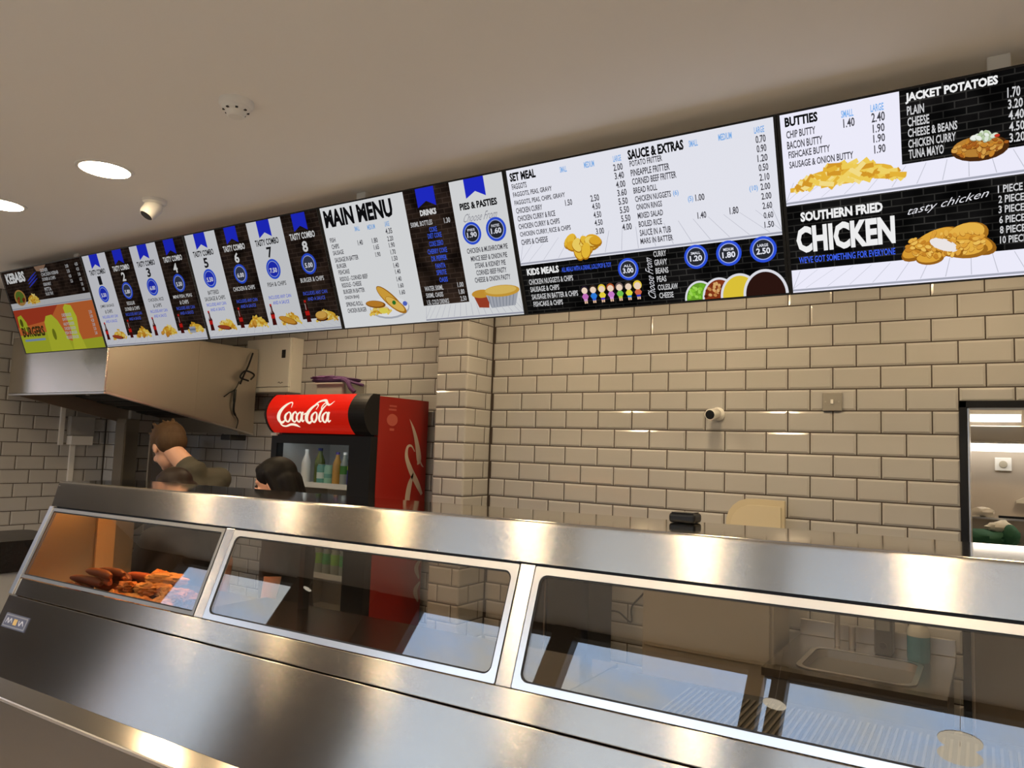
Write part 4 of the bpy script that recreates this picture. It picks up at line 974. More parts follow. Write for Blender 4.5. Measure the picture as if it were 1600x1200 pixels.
# ------------------------------------------------------------------ drinks fridge with a red header
FX0, FX1, FYF, FYB = -2.134, -1.272, -0.555, -0.05
fr = thing('drinks_fridge', 'tall red and black drinks fridge with a curved glowing red header sign', 'fridge', ((FX0+FX1)/2, -0.3, 0))
p = PM()
p.box(FX0+0.004, FX0+0.03, FYF+0.055, FYB, 0.06, 1.985, RED); p.box(FX1-0.03, FX1, FYF+0.055, FYB, 0.06, 1.985, RED)
p.box(FX0+0.03, FX1-0.03, FYB-0.03, FYB, 0.06, 1.985, BLACK); p.box(FX0+0.03, FX1-0.03, FYF+0.055, FYB-0.03, 1.72, 1.985, BLACK); p.box(FX0+0.03, FX1-0.03, FYF+0.055, FYB-0.03, 0.06, 0.34, BLACK)
p.build('cabinet', fr)
p = PM()   # black surround of the front: stiles, top rail, sill
p.box(FX0, FX0+0.05, FYF, FYF+0.055, 0.10, 1.745, BLACK); p.box(FX1-0.175, FX1-0.002, FYF, FYF+0.055, 0.10, 1.745, BLACK)
p.box(FX0+0.05, FX1-0.175, FYF, FYF+0.055, 1.690, 1.745, BLACK); p.box(FX0+0.05, FX1-0.175, FYF, FYF+0.055, 0.10, 0.34, BLACK)
p.build('door_frame', fr)
p = PM(); p.box(FX0+0.02, FX1-0.02, FYF+0.03, FYB-0.02, 0.0, 0.062, BLACKM); p.build('plinth', fr)
# curved header: the lit red sign between black end caps
arc = [(FYF-0.000-0.070*math.sin(PI*k/14)**0.8, 1.995-0.240*k/14) for k in range(15)]
p = PM(); poly = arc + [(FYF+0.055, 1.755), (FYF+0.055, 1.995)]
p.prism(poly, 'x', FX1-0.128, FX1, BLACK); p.build('header_cap', fr)
p = PM(); p.prism(poly, 'x', FX0, FX0+0.016, BLACK); p.build('header_cap', fr)
p = PM(); p.box(FX0+0.004, FX0+0.055, FYF-0.012, FYF+0.01, 1.735, 1.752, WHITE); p.build('hinge_cover', fr)
SIGN = bpy.data.materials.new('lit_red_sign'); SIGN.use_nodes = True
_b = SIGN.node_tree.nodes['Principled BSDF']; _b.inputs['Base Color'].default_value = lin('b8160c'); _b.inputs['Roughness'].default_value = 0.25
_b.inputs['Emission Color'].default_value = lin('d41c0c'); _b.inputs['Emission Strength'].default_value = 0.42
p = PM(); arc2 = [(y+0.004, z) for y, z in arc]; p.prism(arc2 + [(FYF+0.055, 1.757), (FYF+0.055, 1.993)], 'x', FX0+0.016, FX1-0.128, SIGN, smooth=False)
hd = p.build('header_sign', fr)
LOGO = E('lit_white_logo', (1.0, 0.88, 0.70), 0.95)
def logo(pm, z, mat, M, tilt=0.0):
    """flowing script lettering drawn as pen strokes; x 0..3.4, y -0.35..1.1"""
    def st(pts, wid): stroke(pm, [(x+0.18*y, y) for x, y in pts], wid, z, mat, M)
    st([(0.72, 0.72), (0.66, 0.93), (0.50, 0.98), (0.28, 0.80), (0.10, 0.45), (0.08, 0.12), (0.22, -0.04), (0.42, 0.04), (0.55, 0.20)], [0.03, 0.05, 0.08, 0.15, 0.20, 0.19, 0.13, 0.07, 0.03])
    st([(0.10, 0.10), (0.20, -0.16), (0.45, -0.22), (0.80, -0.13), (1.10, -0.16), (1.30, -0.26)], [0.05, 0.09, 0.07, 0.10, 0.12, 0.02])
    def o(cx, w=0.17, h=0.26):
        st([(cx+0.02, 0.50), (cx-w*0.9, 0.34), (cx-w, 0.12), (cx-0.02, 0.0), (cx+w*0.85, 0.18), (cx+w*0.8, 0.40), (cx+0.02, 0.50)], [0.06, 0.11, 0.13, 0.08, 0.10, 0.09, 0.06])
    o(0.66)
    st([(1.16, 0.40), (1.06, 0.50), (0.94, 0.36), (0.92, 0.12), (1.04, 0.0), (1.20, 0.12)], [0.09, 0.07, 0.12, 0.13, 0.08, 0.04])
    o(1.34, 0.14); st([(1.52, 0.50), (1.49, 0.20), (1.53, 0.03), (1.64, 0.10)], [0.11, 0.13, 0.09, 0.03])
    st([(1.60, 0.36), (1.70, 0.42), (1.80, 0.38)], [0.05, 0.07, 0.03])
    st([(2.25, 0.62), (2.28, 0.80), (2.16, 0.88), (1.96, 0.70), (1.80, 0.38), (1.78, 0.10), (1.90, -0.04), (2.06, 0.04), (2.16, 0.18)], [0.03, 0.05, 0.08, 0.14, 0.19, 0.18, 0.12, 0.07, 0.03])
    st([(2.00, 0.78), (2.20, 1.02), (2.50, 1.08), (2.75, 0.90), (2.92, 0.86), (3.05, 1.04)], [0.04, 0.10, 0.12, 0.11, 0.08, 0.02])
    o(2.24, 0.15)
    st([(2.74, 0.90), (2.60, 0.60), (2.52, 0.25), (2.54, 0.04), (2.66, 0.06)], [0.05, 0.10, 0.12, 0.09, 0.03])
    st([(2.74, 0.90), (2.60, 0.95), (2.52, 0.75), (2.60, 0.55)], [0.05, 0.06, 0.06, 0.04])
    o(2.86, 0.14); st([(3.04, 0.50), (3.01, 0.20), (3.05, 0.03), (3.18, 0.10)], [0.11, 0.13, 0.09, 0.03])
p = PM(); logo(p, 0.0, LOGO, Matrix.Identity(4))
def wrap(v):    # bend the flat lettering onto the curved sign
    x = -2.020 + v[0]*0.148; z = 1.822 + v[1]*0.122
    k = (1.995-z)/0.240*14; y = FYF+0.004-0.070*math.sin(PI*min(max(k, 0), 14)/14)**0.8
    return (x, y-0.0022, z)
p.v = [wrap(v) for v in p.v]; p.f = [f[::-1] for f in p.f]; p.build('sign_lettering', hd)
# lettering on the red side: a big pale script swash and a small round mark
PALE = P('pale_print', (0.50, 0.42, 0.34), 0.5)
MSIDE = Matrix(((0, 0, 1, FX1+0.001), (1, 0, 0, 0), (0, 1, 0, 0), (0, 0, 0, 1)))
p = PM()
stroke(p, [(-0.227, 1.863), (-0.185, 1.80), (-0.150, 1.72), (-0.122, 1.62), (-0.135, 1.585)], [0.002, 0.022, 0.036, 0.044, 0.006], 0, PALE, MSIDE)
stroke(p, [(-0.165, 1.665), (-0.200, 1.70), (-0.236, 1.69), (-0.240, 1.63), (-0.195, 1.55), (-0.130, 1.47), (-0.080, 1.40)], [0.006, 0.012, 0.020, 0.030, 0.040, 0.040, 0.020], 0, PALE, MSIDE)
stroke(p, [(-0.115, 1.615), (-0.095, 1.585), (-0.075, 1.57)], [0.012, 0.012, 0.004], 0, PALE, MSIDE)
stroke(p, [(-0.170, 1.53), (-0.200, 1.46), (-0.215, 1.36), (-0.200, 1.22), (-0.15, 1.08)], [0.010, 0.040, 0.045, 0.045, 0.02], 0, PALE, MSIDE)
for z in (1.15, 1.00, 0.86): stroke(p, [(-0.06, z), (-0.10, z-0.05), (-0.07, z-0.12)], [0.012, 0.04, 0.012], 0, PALE, MSIDE)
FAINT = P('faint_print', (0.48, 0.10, 0.07), 0.5)
p.add([(-0.385+0.048*math.cos(2*PI*i/24), 1.850+0.036*math.sin(2*PI*i/24), 0) for i in range(24)], [tuple(range(24))], FAINT, False, MSIDE)
for (y0, y1, z0, z1) in ((-0.415, -0.350, 1.928, 1.938), (-0.420, -0.352, 1.906, 1.917), (-0.405, -0.365, 1.786, 1.800)): p.add([(y0, z0, 0), (y1, z0, 0), (y1, z1, 0), (y0, z1, 0)], [(0, 1, 2, 3)], FAINT, False, MSIDE)
p.build('side_lettering', fr)
# glass door, inner liner, shelves
LIN = P('fridge_liner', (0.55, 0.55, 0.54), 0.5)
x0, x1 = FX0+0.05, FX1-0.175
p = PM(); p.box(x0, x1, FYF+0.004, FYF+0.008, 0.34, 1.690, CLEAR); p.build('door_glass', fr)
p = PM(); p.box(x0+0.01, x0+0.022, FYF-0.03, FYF-0.012, 0.75, 1.25, BLACK); p.box(x0+0.01, x0+0.022, FYF-0.014, FYF, 0.77, 0.80, BLACK); p.box(x0+0.01, x0+0.022, FYF-0.014, FYF, 1.2, 1.23, BLACK); p.build('handle', fr)
FL = E('fridge_light', (0.85, 0.95, 1.0), 5.0)

p = PM()
p.box(FX0+0.031, FX0+0.036, FYF+0.06, FYB-0.03, 0.345, 1.715, LIN); p.box(FX1-0.036, FX1-0.031, FYF+0.06, FYB-0.03, 0.345, 1.715, LIN)
p.box(FX0+0.036, FX1-0.036, FYB-0.036, FYB-0.031, 0.345, 1.715, LIN); p.build('liner', fr)
p = PM(); p.box(x0+0.02, x1-0.02, FYF+0.075, FYF+0.09, 1.700, 1.712, FL); p.build('interior_light', fr)
SHZ = (1.440, 1.170, 0.900, 0.630)
for z in SHZ:
    p = PM(); p.box(FX0+0.036, FX1-0.036, FYF+0.075, FYB-0.04, z-0.006, z, WHITE); p.box(FX0+0.036, FX1-0.036, FYF+0.068, FYF+0.075, z-0.018, z+0.014, P('shelf_strip', (0.62, 0.63, 0.62), 0.4)); p.build('shelf', fr)
def bottle(label, cat, x, y, z, h, r, body, cap, lab=None, lc=None, can=False, name='drink_bottle', grp='drinks on the fridge shelves'):
    t = thing(name, label, cat, (x, y, z+0.0005), 0, grp)
    q = PM()
    if can: q.lathe([(r*0.85, 0), (r, 0.012), (r, h-0.018), (r*0.82, h-0.002)], body, 20)
    else: q.lathe([(r*0.9, 0), (r, 0.008), (r, h*0.58), (r*0.92, h*0.66), (r*0.42, h*0.84), (r*0.38, h*0.93)], body, 20)
    q.build('body', t, False)
    q = PM()
    if can: q.lathe([(r*0.80, h-0.0015), (r*0.74, h)], STEEL, 20)
    else: q.lathe([(r*0.44, h*0.925), (r*0.44, h)], cap, 16)
    q.build('lid' if can else 'cap', t, False)
    if lab: q = PM(); q.lathe([(r*1.012, h*lab[0]), (r*1.012, h*lab[1])], lc, 20, caps=False); q.build('label_band', t, False)
    return t
def C(n, c, r_=0.25): return P('drink_'+n, c, r_)
z = SHZ[0]; yb = FYF+0.13
bottle('white carton of drink at the left of the fridge shelf behind the woman', 'carton', -1.945, yb, z, 0.215, 0.030, C('white', 'e8e8e6'), C('white', 'e8e8e6'))
bottle('olive green bottle with a dark blue cap beside the white carton', 'bottle', -1.855, yb+0.03, z, 0.225, 0.034, C('olive', '4e5a20'), C('navy', '22255a'))
bottle('small teal drink can on the fridge shelf', 'can', -1.80, yb, z, 0.125, 0.032, C('teal', '5f9a90'), C('teal', '5f9a90'), (0.3, 0.6), C('pale', 'c8d8d2'), True, 'drink_can')
bottle('small pale green drink can right of the teal can', 'can', -1.735, yb, z, 0.125, 0.032, C('mint', '86b8a4'), C('teal', '5f9a90'), (0.35, 0.55), C('teal', '5f9a90'), True, 'drink_can')
bottle('amber juice bottle with a purple cap on the fridge shelf', 'bottle', -1.668, yb, z, 0.205, 0.029, C('amber', 'b98c44'), C('purple', '5a4c9a'))
bottle('clear bottle with a green label on the fridge shelf', 'bottle', -1.603, yb, z, 0.205, 0.029, C('clear', '8c9490'), C('white', 'e8e8e6'), (0.35, 0.6), C('leaf', '3f7a34'))
bottle('purple bottle with a lime green top on the fridge shelf', 'bottle', -1.540, yb, z, 0.165, 0.030, C('violet', '3c34a0'), C('lime', 'b4c83c'), (0.6, 0.75), C('lime', 'b4c83c'))
bottle('pink drink bottle at the right of the fridge shelf', 'bottle', -1.482, yb, z, 0.150, 0.028, C('pink', 'c06a58'), C('white', 'e8e8e6'))
for i in range(7):
    bottle('bright green drink bottle on the lower fridge shelf seen through the counter glass', 'bottle', -1.93+0.073*i, yb, SHZ[2], 0.20, 0.030, C('clear', '8c9490'), C('white', 'e8e8e6'), (0.3, 0.62), C('green', '2f9a4a') if i % 2 else C('leaf2', '7ab83c'))
for i in range(7):
    bottle('pale water bottle on the bottom fridge shelves', 'bottle', -1.93+0.073*i, yb, SHZ[1], 0.20, 0.030, C('water', '9aa8a8'), C('white', 'e8e8e6'), (0.3, 0.55), C('blue', '3c5a9a'))

t = thing('storage_tub', 'grey translucent plastic tub on top of the fridge', 'tub', (-1.78, -0.33, 1.995))
TUB = P('grey_tub', (0.34, 0.33, 0.30), 0.4)
p = PM(); p.prism(rrect(-0.12, 0.13, -0.10, 0.10, 0.02, 3), 'z', 0.001, 0.075, TUB); p.build('tub_body', t, False, bevel=0.004)
p = PM(); p.prism(rrect(-0.13, 0.14, -0.11, 0.11, 0.02, 3), 'z', 0.0755, 0.085, P('tub_lid', (0.40, 0.39, 0.36), 0.4)); p.build('tub_lid', t, False, bevel=0.002)
t = thing('folded_apron', 'purple folded apron lying on the tub on top of the fridge', 'apron', (-1.80, -0.33, 2.081))
PUR = P('purple_cloth', (0.075, 0.026, 0.105), 0.8, bump=(30, 0.6))
p = PM()
p.ball((-0.02, 0, 0.022), (0.20, 0.10, 0.022), PUR, 26, 12, None, blobfn(3, 0.06)); p.ball((-0.06, -0.02, 0.036), (0.15, 0.08, 0.016), PUR, 24, 12, None, blobfn(6, 0.08)); p.build('folded_cloth', t, False)
p = PM(); p.tube(spline([(0.13, -0.09, 0.020), (0.20, -0.115, 0.0), (0.235, -0.12, -0.04), (0.26, -0.11, -0.065)]), [0.014]*19, PUR, 8); p.tube(spline([(0.17, -0.10, 0.012), (0.25, -0.10, -0.008), (0.31, -0.09, -0.022)]), 0.009, PUR, 8); p.build('apron_strings', t, False)

# ------------------------------------------------------------------ extraction hood over the fryers, and what stands below it
HX0, HX1 = -4.09, -2.85
hood = thing('extraction_hood', 'large stainless steel extraction hood hanging below the left menu screens', 'extraction hood', (-3.47, -0.7, 2.0))
p = PM(); p.box(HX0, HX1, -1.262, -1.25, 1.965, 2.36, STEEL_V); p.box(HX0, HX1, -1.262, -1.22, 1.955, 1.968, STEEL_F); p.build('front_panel', hood)
side = [(-1.25, 1.965), (-0.14, 1.745), (-0.14, 2.36), (-1.25, 2.36)]
ins = [(-1.25, 1.955), (-0.14, 1.735), (-0.14, 1.755), (-1.25, 1.975)]
p = PM(); p.prism([(-1.25, 1.965), (-0.63, 1.842), (-0.63, 2.36), (-1.25, 2.36)], 'x', HX1-0.012, HX1, STEEL_H); p.prism([(-0.628, 1.842), (-0.14, 1.745), (-0.14, 2.36), (-0.628, 2.36)], 'x', HX1-0.014, HX1-0.002, STEEL_H)
p.prism([(-1.25, 1.957), (-0.14, 1.737), (-0.14, 1.749), (-1.25, 1.969)], 'x', HX1-0.03, HX1+0.002, STEEL); p.build('side_panel', hood)
p = PM(); p.prism(side, 'x', HX0, HX0+0.012, STEEL_H); p.build('far_side_panel', hood)
p = PM(); p.box(HX0, HX1, -1.25, -0.14, 2.36, 2.372, STEEL_H); p.build('top_panel', hood)
p = PM(); p.box(HX0, -3.03, -0.14, -0.002, 1.745, 2.36, STEEL_D); p.build('rear_duct', hood)
DARKIN = P('greasy_dark_steel', (0.055, 0.048, 0.042), 0.45, 0.6)
p = PM(); p.prism([(-1.22, 2.06), (-0.15, 1.86), (-0.15, 1.88), (-1.22, 2.08)], 'x', HX0+0.02, HX1-0.02, DARKIN)
for k in range(6): p.prism([(-1.15+0.16*k, 2.040-0.0299*k), (-1.06+0.16*k, 2.0232-0.0299*k), (-1.06+0.16*k, 2.033-0.0299*k), (-1.15+0.16*k, 2.05-0.0299*k)], 'x', HX0+0.05, HX1-0.05, BLACKM)
p.build('grease_filters', hood)
p = PM(); p.box(HX1-0.16, HX1-0.05, -0.30, -0.16, 1.695, 1.735, BLACKM); p.build('control_box', hood, bevel=0.006)
p = PM(); p.lathe([(0.012, 0), (0.012, 0.05)], STEEL, 12, Matrix.Translation((-3.25, -1.15, 1.955))); p.build('drain_cup', hood)
t = thing('fryer_upright', 'tall dull steel upright standing under the left of the hood', 'steel upright', (-3.92, -0.5, 0))
p = PM(); p.box(-3.985, -3.86, -0.53, -0.42, 0.0, 1.83, P('upright_steel', (0.36, 0.33, 0.27), 0.35, 0.9)); p.build('post', t, bevel=0.004)
p = PM(); p.box(-3.984, -3.861, -0.535, -0.531, 0.05, 1.80, STEEL_D); p.build('front_cover', t)
t = thing('fryer_cabinet', 'dark brown steel fryer cabinet under the hood behind the man', 'fryer', (-3.2, -0.4, 0))
BRN = P('brown_steel', (0.16, 0.125, 0.10), 0.45, 0.5)
p = PM(); p.box(-3.66, -3.40, -0.42, -0.33, 0.0, 1.73, BRN); p.build('cabinet', t, bevel=0.004)
p = PM(); p.box(-3.68, -3.662, -0.44, -0.33, 0.0, 1.73, STEEL); p.build('edge_strip', t)
p = PM(); p.box(-3.63, -3.43, -0.435, -0.421, 1.0, 1.55, P('dark_door', (0.07, 0.06, 0.055), 0.35, 0.3)); p.build('door', t, bevel=0.003)
t = thing('bundled_cables', 'black cables tied in a bundle hanging at the side of the hood', 'cable bundle', (-2.84, -0.4, 2.0))
p = PM()
hx = HX1+0.014
for k, pts in enumerate(([(hx, -0.20, 2.34), (hx+0.01, -0.24, 2.24), (hx+0.02, -0.28, 2.17), (hx+0.01, -0.30, 2.10)], [(hx+0.02, -0.22, 2.14), (hx+0.03, -0.20, 2.18), (hx+0.02, -0.27, 2.20), (hx+0.02, -0.31, 2.15), (hx+0.025, -0.24, 2.13)],
    [(hx, -0.30, 2.12), (hx+0.01, -0.34, 2.06), (hx, -0.38, 2.03), (hx, -0.42, 2.00)])): p.tube(spline(pts), 0.0065-0.0025*(k == 2), BLACK, 8)
p.build('tied_loops', t)
p = PM(); p.tube(spline([(hx, -0.33, 2.06), (hx+0.005, -0.335, 1.98), (hx, -0.33, 1.90), (hx, -0.29, 1.84), (hx, -0.30, 1.78)]), [0.010]*7+[0.008]*8+[0.004]*10, BLACK, 8); p.build('hanging_end', t)

# ------------------------------------------------------------------ left edge: black bin liner over a grey stand
t = thing('grey_bin', 'grey bin with a black bag folded over its rim at the left picture edge', 'bin', (-2.62, -1.84, 0))
p = PM(); p.prism(rrect(-0.22, 0.22, -0.2, 0.2, 0.04, 4), 'z', 0.0, 1.03, P('grey_bin_plastic', (0.30, 0.30, 0.30), 0.5)); p.build('bin_body', t, False)
p = PM(); p.prism(rrect(-0.235, 0.235, -0.215, 0.215, 0.05, 4), 'z', 1.0, 1.155, P('bin_bag', (0.008, 0.008, 0.009), 0.25, bump=(25, 1.0))); p.build('bin_bag', t, False, bevel=0.02, seg=3)

# ------------------------------------------------------------------ behind the counter: cabinet, steel unit, sink
t = thing('black_bottle_cooler', 'low black cooler cabinet against the tiled wall left of the steel unit', 'cooler', (-0.2, -0.3, 0))
p = PM(); p.box(-0.40, 0.02, -0.34, -0.02, 0.05, 1.30, BLACK); p.build('cabinet', t, bevel=0.004)
p = PM(); p.box(-0.395, -0.20, -0.362, -0.341, 0.10, 1.28, P('dark_cooler_door', (0.02, 0.018, 0.017), 0.2)); p.build('left_door', t, bevel=0.003)
p = PM(); p.box(-0.185, 0.015, -0.362, -0.341, 0.10, 1.28, P('dark_cooler_door', (0.02, 0.018, 0.017), 0.2)); p.build('right_door', t, bevel=0.003)
p = PM(); p.box(-0.198, -0.188, -0.368, -0.345, 0.3, 1.2, STEEL); p.build('handle', t)
p = PM(); p.box(-0.39, 0.01, -0.32, -0.03, 0, 0.052, BLACKM); p.build('plinth', t)
t = thing('steel_worktop_unit', 'plain beige steel unit beside the sink seen through the counter glass', 'steel unit', (0.6, -0.3, 0))
UNI = P('beige_steel', (0.40, 0.36, 0.29), 0.4, 0.3)
p = PM(); p.box(0.32, 0.93, -0.32, -0.02, 0.06, 1.27, UNI); p.build('carcass', t, bevel=0.006)
p = PM(); p.box(0.335, 0.915, -0.332, -0.321, 0.80, 1.25, UNI); p.build('front_panel', t, bevel=0.004)
p = PM(); p.box(0.34, 0.91, -0.30, -0.04, 0, 0.062, BLACKM); p.build('plinth', t)
t = thing('cream_lid', 'cream plastic lid with one rounded corner standing behind the counter top', 'lid', (0.795, -0.12, 1.271))
CRM = P('cream_plastic', (0.60, 0.52, 0.34), 0.4)
oc = [(0.135, 0.0), (0.135, 0.235), (0.0, 0.237)] + [(-0.02-0.115*math.sin(a), 0.120+0.117*math.cos(a)) for a in (0.2, 0.5, 0.8, 1.1, 1.4, PI/2)] + [(-0.140, 0.0)]
p = PM(); p.prism(oc, 'y', -0.012, 0.012, CRM); p.build('panel', t, False, bevel=0.004)
ic = [(x*0.86+0.004, z*0.88) for x, z in oc]
p = PM(); p.prism(ic, 'y', -0.020, -0.0125, P('cream_plastic_inner', (0.64, 0.56, 0.38), 0.4)); p.build('raised_face', t, False, bevel=0.004)

t = thing('sink_unit', 'stainless steel sink unit under the wall seen through the right glass pane', 'sink', (1.3, -0.4, 0))
p = PM()
a0, a1, b0, b1 = 0.98, 1.60, -0.72, -0.02; c0, c1, d0_, d1_ = 1.10, 1.48, -0.62, -0.26; zt = 0.90
for (u0, u1, v0, v1) in ((a0, a1, b0, d0_), (a0, a1, d1_, b1), (a0, c0, d0_, d1_), (c1, a1, d0_, d1_)): p.box(u0, u1, v0, v1, zt-0.03, zt, P('sink_steel', (0.40, 0.37, 0.33), 0.25, 1.0))
p.build('drainer_top', t)
p = PM(); rim = rrect(c0, c1, d0_, d1_, 0.05, 5); bot = rrect(c0+0.02, c1-0.02, d0_+0.02, d1_-0.02, 0.05, 5); n = len(rim)
p.add([(x, y, zt) for x, y in rim]+[(x, y, zt-0.17) for x, y in bot], [(j, n+j, n+(j+1) % n, (j+1) % n) for j in range(n)]+[tuple(range(n, 2*n))], STEEL_D, True); p.build('bowl', t, sharp=0.8)
p = PM(); ro = rrect(c0-0.02, c1+0.02, d0_-0.02, d1_+0.02, 0.06, 5); n = len(ro)
p.add([(x, y, zt+0.004) for x, y in ro]+[(x, y, zt+0.004) for x, y in rim], [(j, (j+1) % n, n+(j+1) % n, n+j) for j in range(n)], STEEL_F); p.build('bowl_rim', t)
p = PM(); p.box(a0, a1, -0.035, -0.018, zt+0.0005, zt+0.07, STEEL); p.build('upstand', t, bevel=0.003)
p = PM(); p.box(a0+0.01, a1-0.01, b0+0.01, -0.05, 0.1, zt-0.031, P('sink_cupboard', (0.10, 0.095, 0.09), 0.5)); p.build('cupboard', t)
p = PM(); p.tube(spline([(1.16, -0.16, zt), (1.16, -0.16, zt+0.14), (1.165, -0.20, zt+0.19), (1.18, -0.28, zt+0.16)]), 0.011, STEEL_F, 10); p.build('tap', t)
p = PM(); p.tube([(1.22, -0.16, zt), (1.22, -0.16, zt+0.09)], 0.014, STEEL_F, 10); p.build('tap_lever', t)
t = thing('soap_bottle', 'bottle of blue liquid soap with a clear pump on the sink edge', 'soap bottle', (1.475, -0.20, 0.9005))
p = PM(); p.lathe([(0.040, 0), (0.043, 0.01), (0.043, 0.10)], P('blue_soap', (0.02, 0.16, 0.22), 0.2), 20); p.build('liquid', t, False)
p = PM(); p.lathe([(0.043, 0.1005), (0.043, 0.115), (0.036, 0.135), (0.016, 0.15)], P('clear_plastic', (0.42, 0.42, 0.38), 0.2), 20); p.build('shoulder', t, False)
p = PM(); p.lathe([(0.014, 0.15), (0.014, 0.175), (0.007, 0.178), (0.007, 0.20)], P('clear_pump', (0.50, 0.48, 0.42), 0.3), 14); p.box(-0.01, 0.035, -0.006, 0.006, 0.20, 0.21, P('clear_pump', (0.5, 0.5, 0.5))); p.build('pump', t, False)
t = thing('soap_dispenser', 'dark upright dispenser on the wall left of the blue soap bottle', 'dispenser', (1.345, -0.13, 0.991))
p = PM(); p.box(-0.035, 0.035, -0.075, 0.028, -0.09, 0.10, P('dark_dispenser', (0.06, 0.058, 0.055), 0.3)); p.build('body', t, False, bevel=0.008)
p = PM(); p.box(-0.026, 0.026, -0.079, -0.0755, 0.01, 0.085, P('grey_window', (0.20, 0.20, 0.19), 0.3)); p.build('level_window', t, False, bevel=0.002)
p = PM(); p.lathe([(0.014, 0), (0.014, 0.006)], BLACKM, 16, Matrix.Translation((0, -0.0755, -0.05)) @ rot_to((0, -1, 0))); p.build('push_button', t, False)

# ------------------------------------------------------------------ the kitchen through the doorway
TUBE = E('strip_light_glow', (1.0, 0.93, 0.82), 4.5)
t = thing('strip_light', 'short glowing strip light in the kitchen seen high in the doorway', 'strip light', (1.72, 1.55, 2.0))
p = PM(); p.box(1.50, 1.885, 1.50, 1.56, 2.005, 2.03, WHITE); p.build('housing', t)
p = PM(); p.box(1.505, 1.88, 1.497, 1.563, 1.965, 2.0045, TUBE); p.build('diffuser', t)
p = PM()
for x in (1.55, 1.83): p.box(x-0.01, x+0.01, 1.55, 1.69, 2.012, 2.025, WHITE)
p.build('wall_brackets', t)
t = thing('hood_light', 'long glowing light strip under the kitchen canopy in the doorway', 'strip light', (2.2, 1.6, 1.8))
p = PM(); p.box(1.40, 3.1, 1.56, 1.63, 1.836, 1.845, WHITE); p.build('housing', t)
p = PM(); p.box(1.41, 3.09, 1.562, 1.628, 1.790, 1.8355, TUBE); p.build('diffuser', t)
t = thing('kitchen_canopy', 'beige steel canopy between the two strip lights in the kitchen', 'canopy', (2.2, 1.62, 1.9))
p = PM(); p.box(1.36, 3.1, 1.55, 1.70, 1.846, 1.945, P('canopy_steel', (0.50, 0.44, 0.36), 0.3, 0.8, bump=(8, 0.6))); p.build('canopy_body', t, bevel=0.008)
t = thing('kitchen_socket', 'square white socket plate on the kitchen wall', 'socket', (1.79, 1.70, 1.715))
p = PM(); p.box(-0.043, 0.043, -0.012, 0, -0.040, 0.040, WHITE); p.build('plate', t, False, bevel=0.004)
p = PM(); p.lathe([(0.022, 0), (0.020, 0.006), (0.010, 0.007)], P('socket_grey', (0.42, 0.38, 0.30), 0.4), 20, Matrix.Translation((0, -0.012, 0)) @ rot_to((0, -1, 0))); p.build('dial', t, False)
t = thing('kitchen_shelf', 'steel shelf with a dark front edge on the kitchen wall', 'shelf', (2.0, 1.6, 1.39))
p = PM(); p.box(1.45, 2.5, 1.55, 1.70, 1.388, 1.398, STEEL); p.build('board', t)
p = PM(); p.box(1.76, 1.93, 1.548, 1.56, 1.40, 1.414, BLACK); p.build('edge_clip', t)
t = thing('wall_bracket', 'thin steel bracket slanting off the kitchen wall at the right edge', 'bracket', (1.88, 1.65, 1.5))
p = PM(); p.prism([(1.85, 1.487), (1.98, 1.487), (1.98, 1.56), (1.965, 1.565), (1.85, 1.500)], 'y', 1.66, 1.70, P('bracket_pale', (0.62, 0.58, 0.50), 0.4)); p.build('arm', t)
t = thing('crumpled_paper', 'crumpled pale paper lying on the kitchen shelf', 'paper', (1.68, 1.60, 1.3985))
p = PM(); p.ball((0, 0, 0.028), (0.060, 0.035, 0.028), P('pale_paper', (0.60, 0.55, 0.48), 0.8), 12, 8, None, blobfn(8, 0.22)); p.build('sheet', t, False)
t = thing('kitchen_cabinet', 'low steel kitchen cabinet under the shelf', 'cabinet', (2.0, 1.45, 0))
p = PM(); p.box(1.45, 2.6, 1.25, 1.69, 0.08, 1.22, P('dark_kitchen_steel', (0.20, 0.19, 0.17), 0.35, 0.8)); p.build('carcass', t)
p = PM(); p.box(1.44, 2.61, 1.24, 1.695, 1.2205, 1.25, STEEL); p.build('top', t, bevel=0.003)
for x in (1.46, 2.04): p = PM(); p.box(x, x+0.55, 1.232, 1.249, 0.12, 1.19, STEEL_D); p.build('door', t)
t = thing('green_cloth', 'dark green crumpled cloth bag with a white tie in the kitchen', 'cloth bag', (1.715, 1.42, 1.2505))
GRN = P('green_cloth', (0.012, 0.085, 0.040), 0.7, bump=(25, 0.6))
p = PM(); p.ball((-0.02, 0, 0.042), (0.13, 0.08, 0.045), GRN, 22, 12, None, blobfn(1, 0.12)); p.ball((0.10, -0.02, 0.06), (0.045, 0.05, 0.062), GRN, 18, 12, None, blobfn(2, 0.12)); p.build('bag', t, False)
p = PM(); p.ball((0.055, 0.0, 0.105), (0.065, 0.04, 0.035), P('white_cloth', (0.66, 0.62, 0.54), 0.8), 16, 10, None, blobfn(5, 0.16)); p.build('white_cloth', t, False)

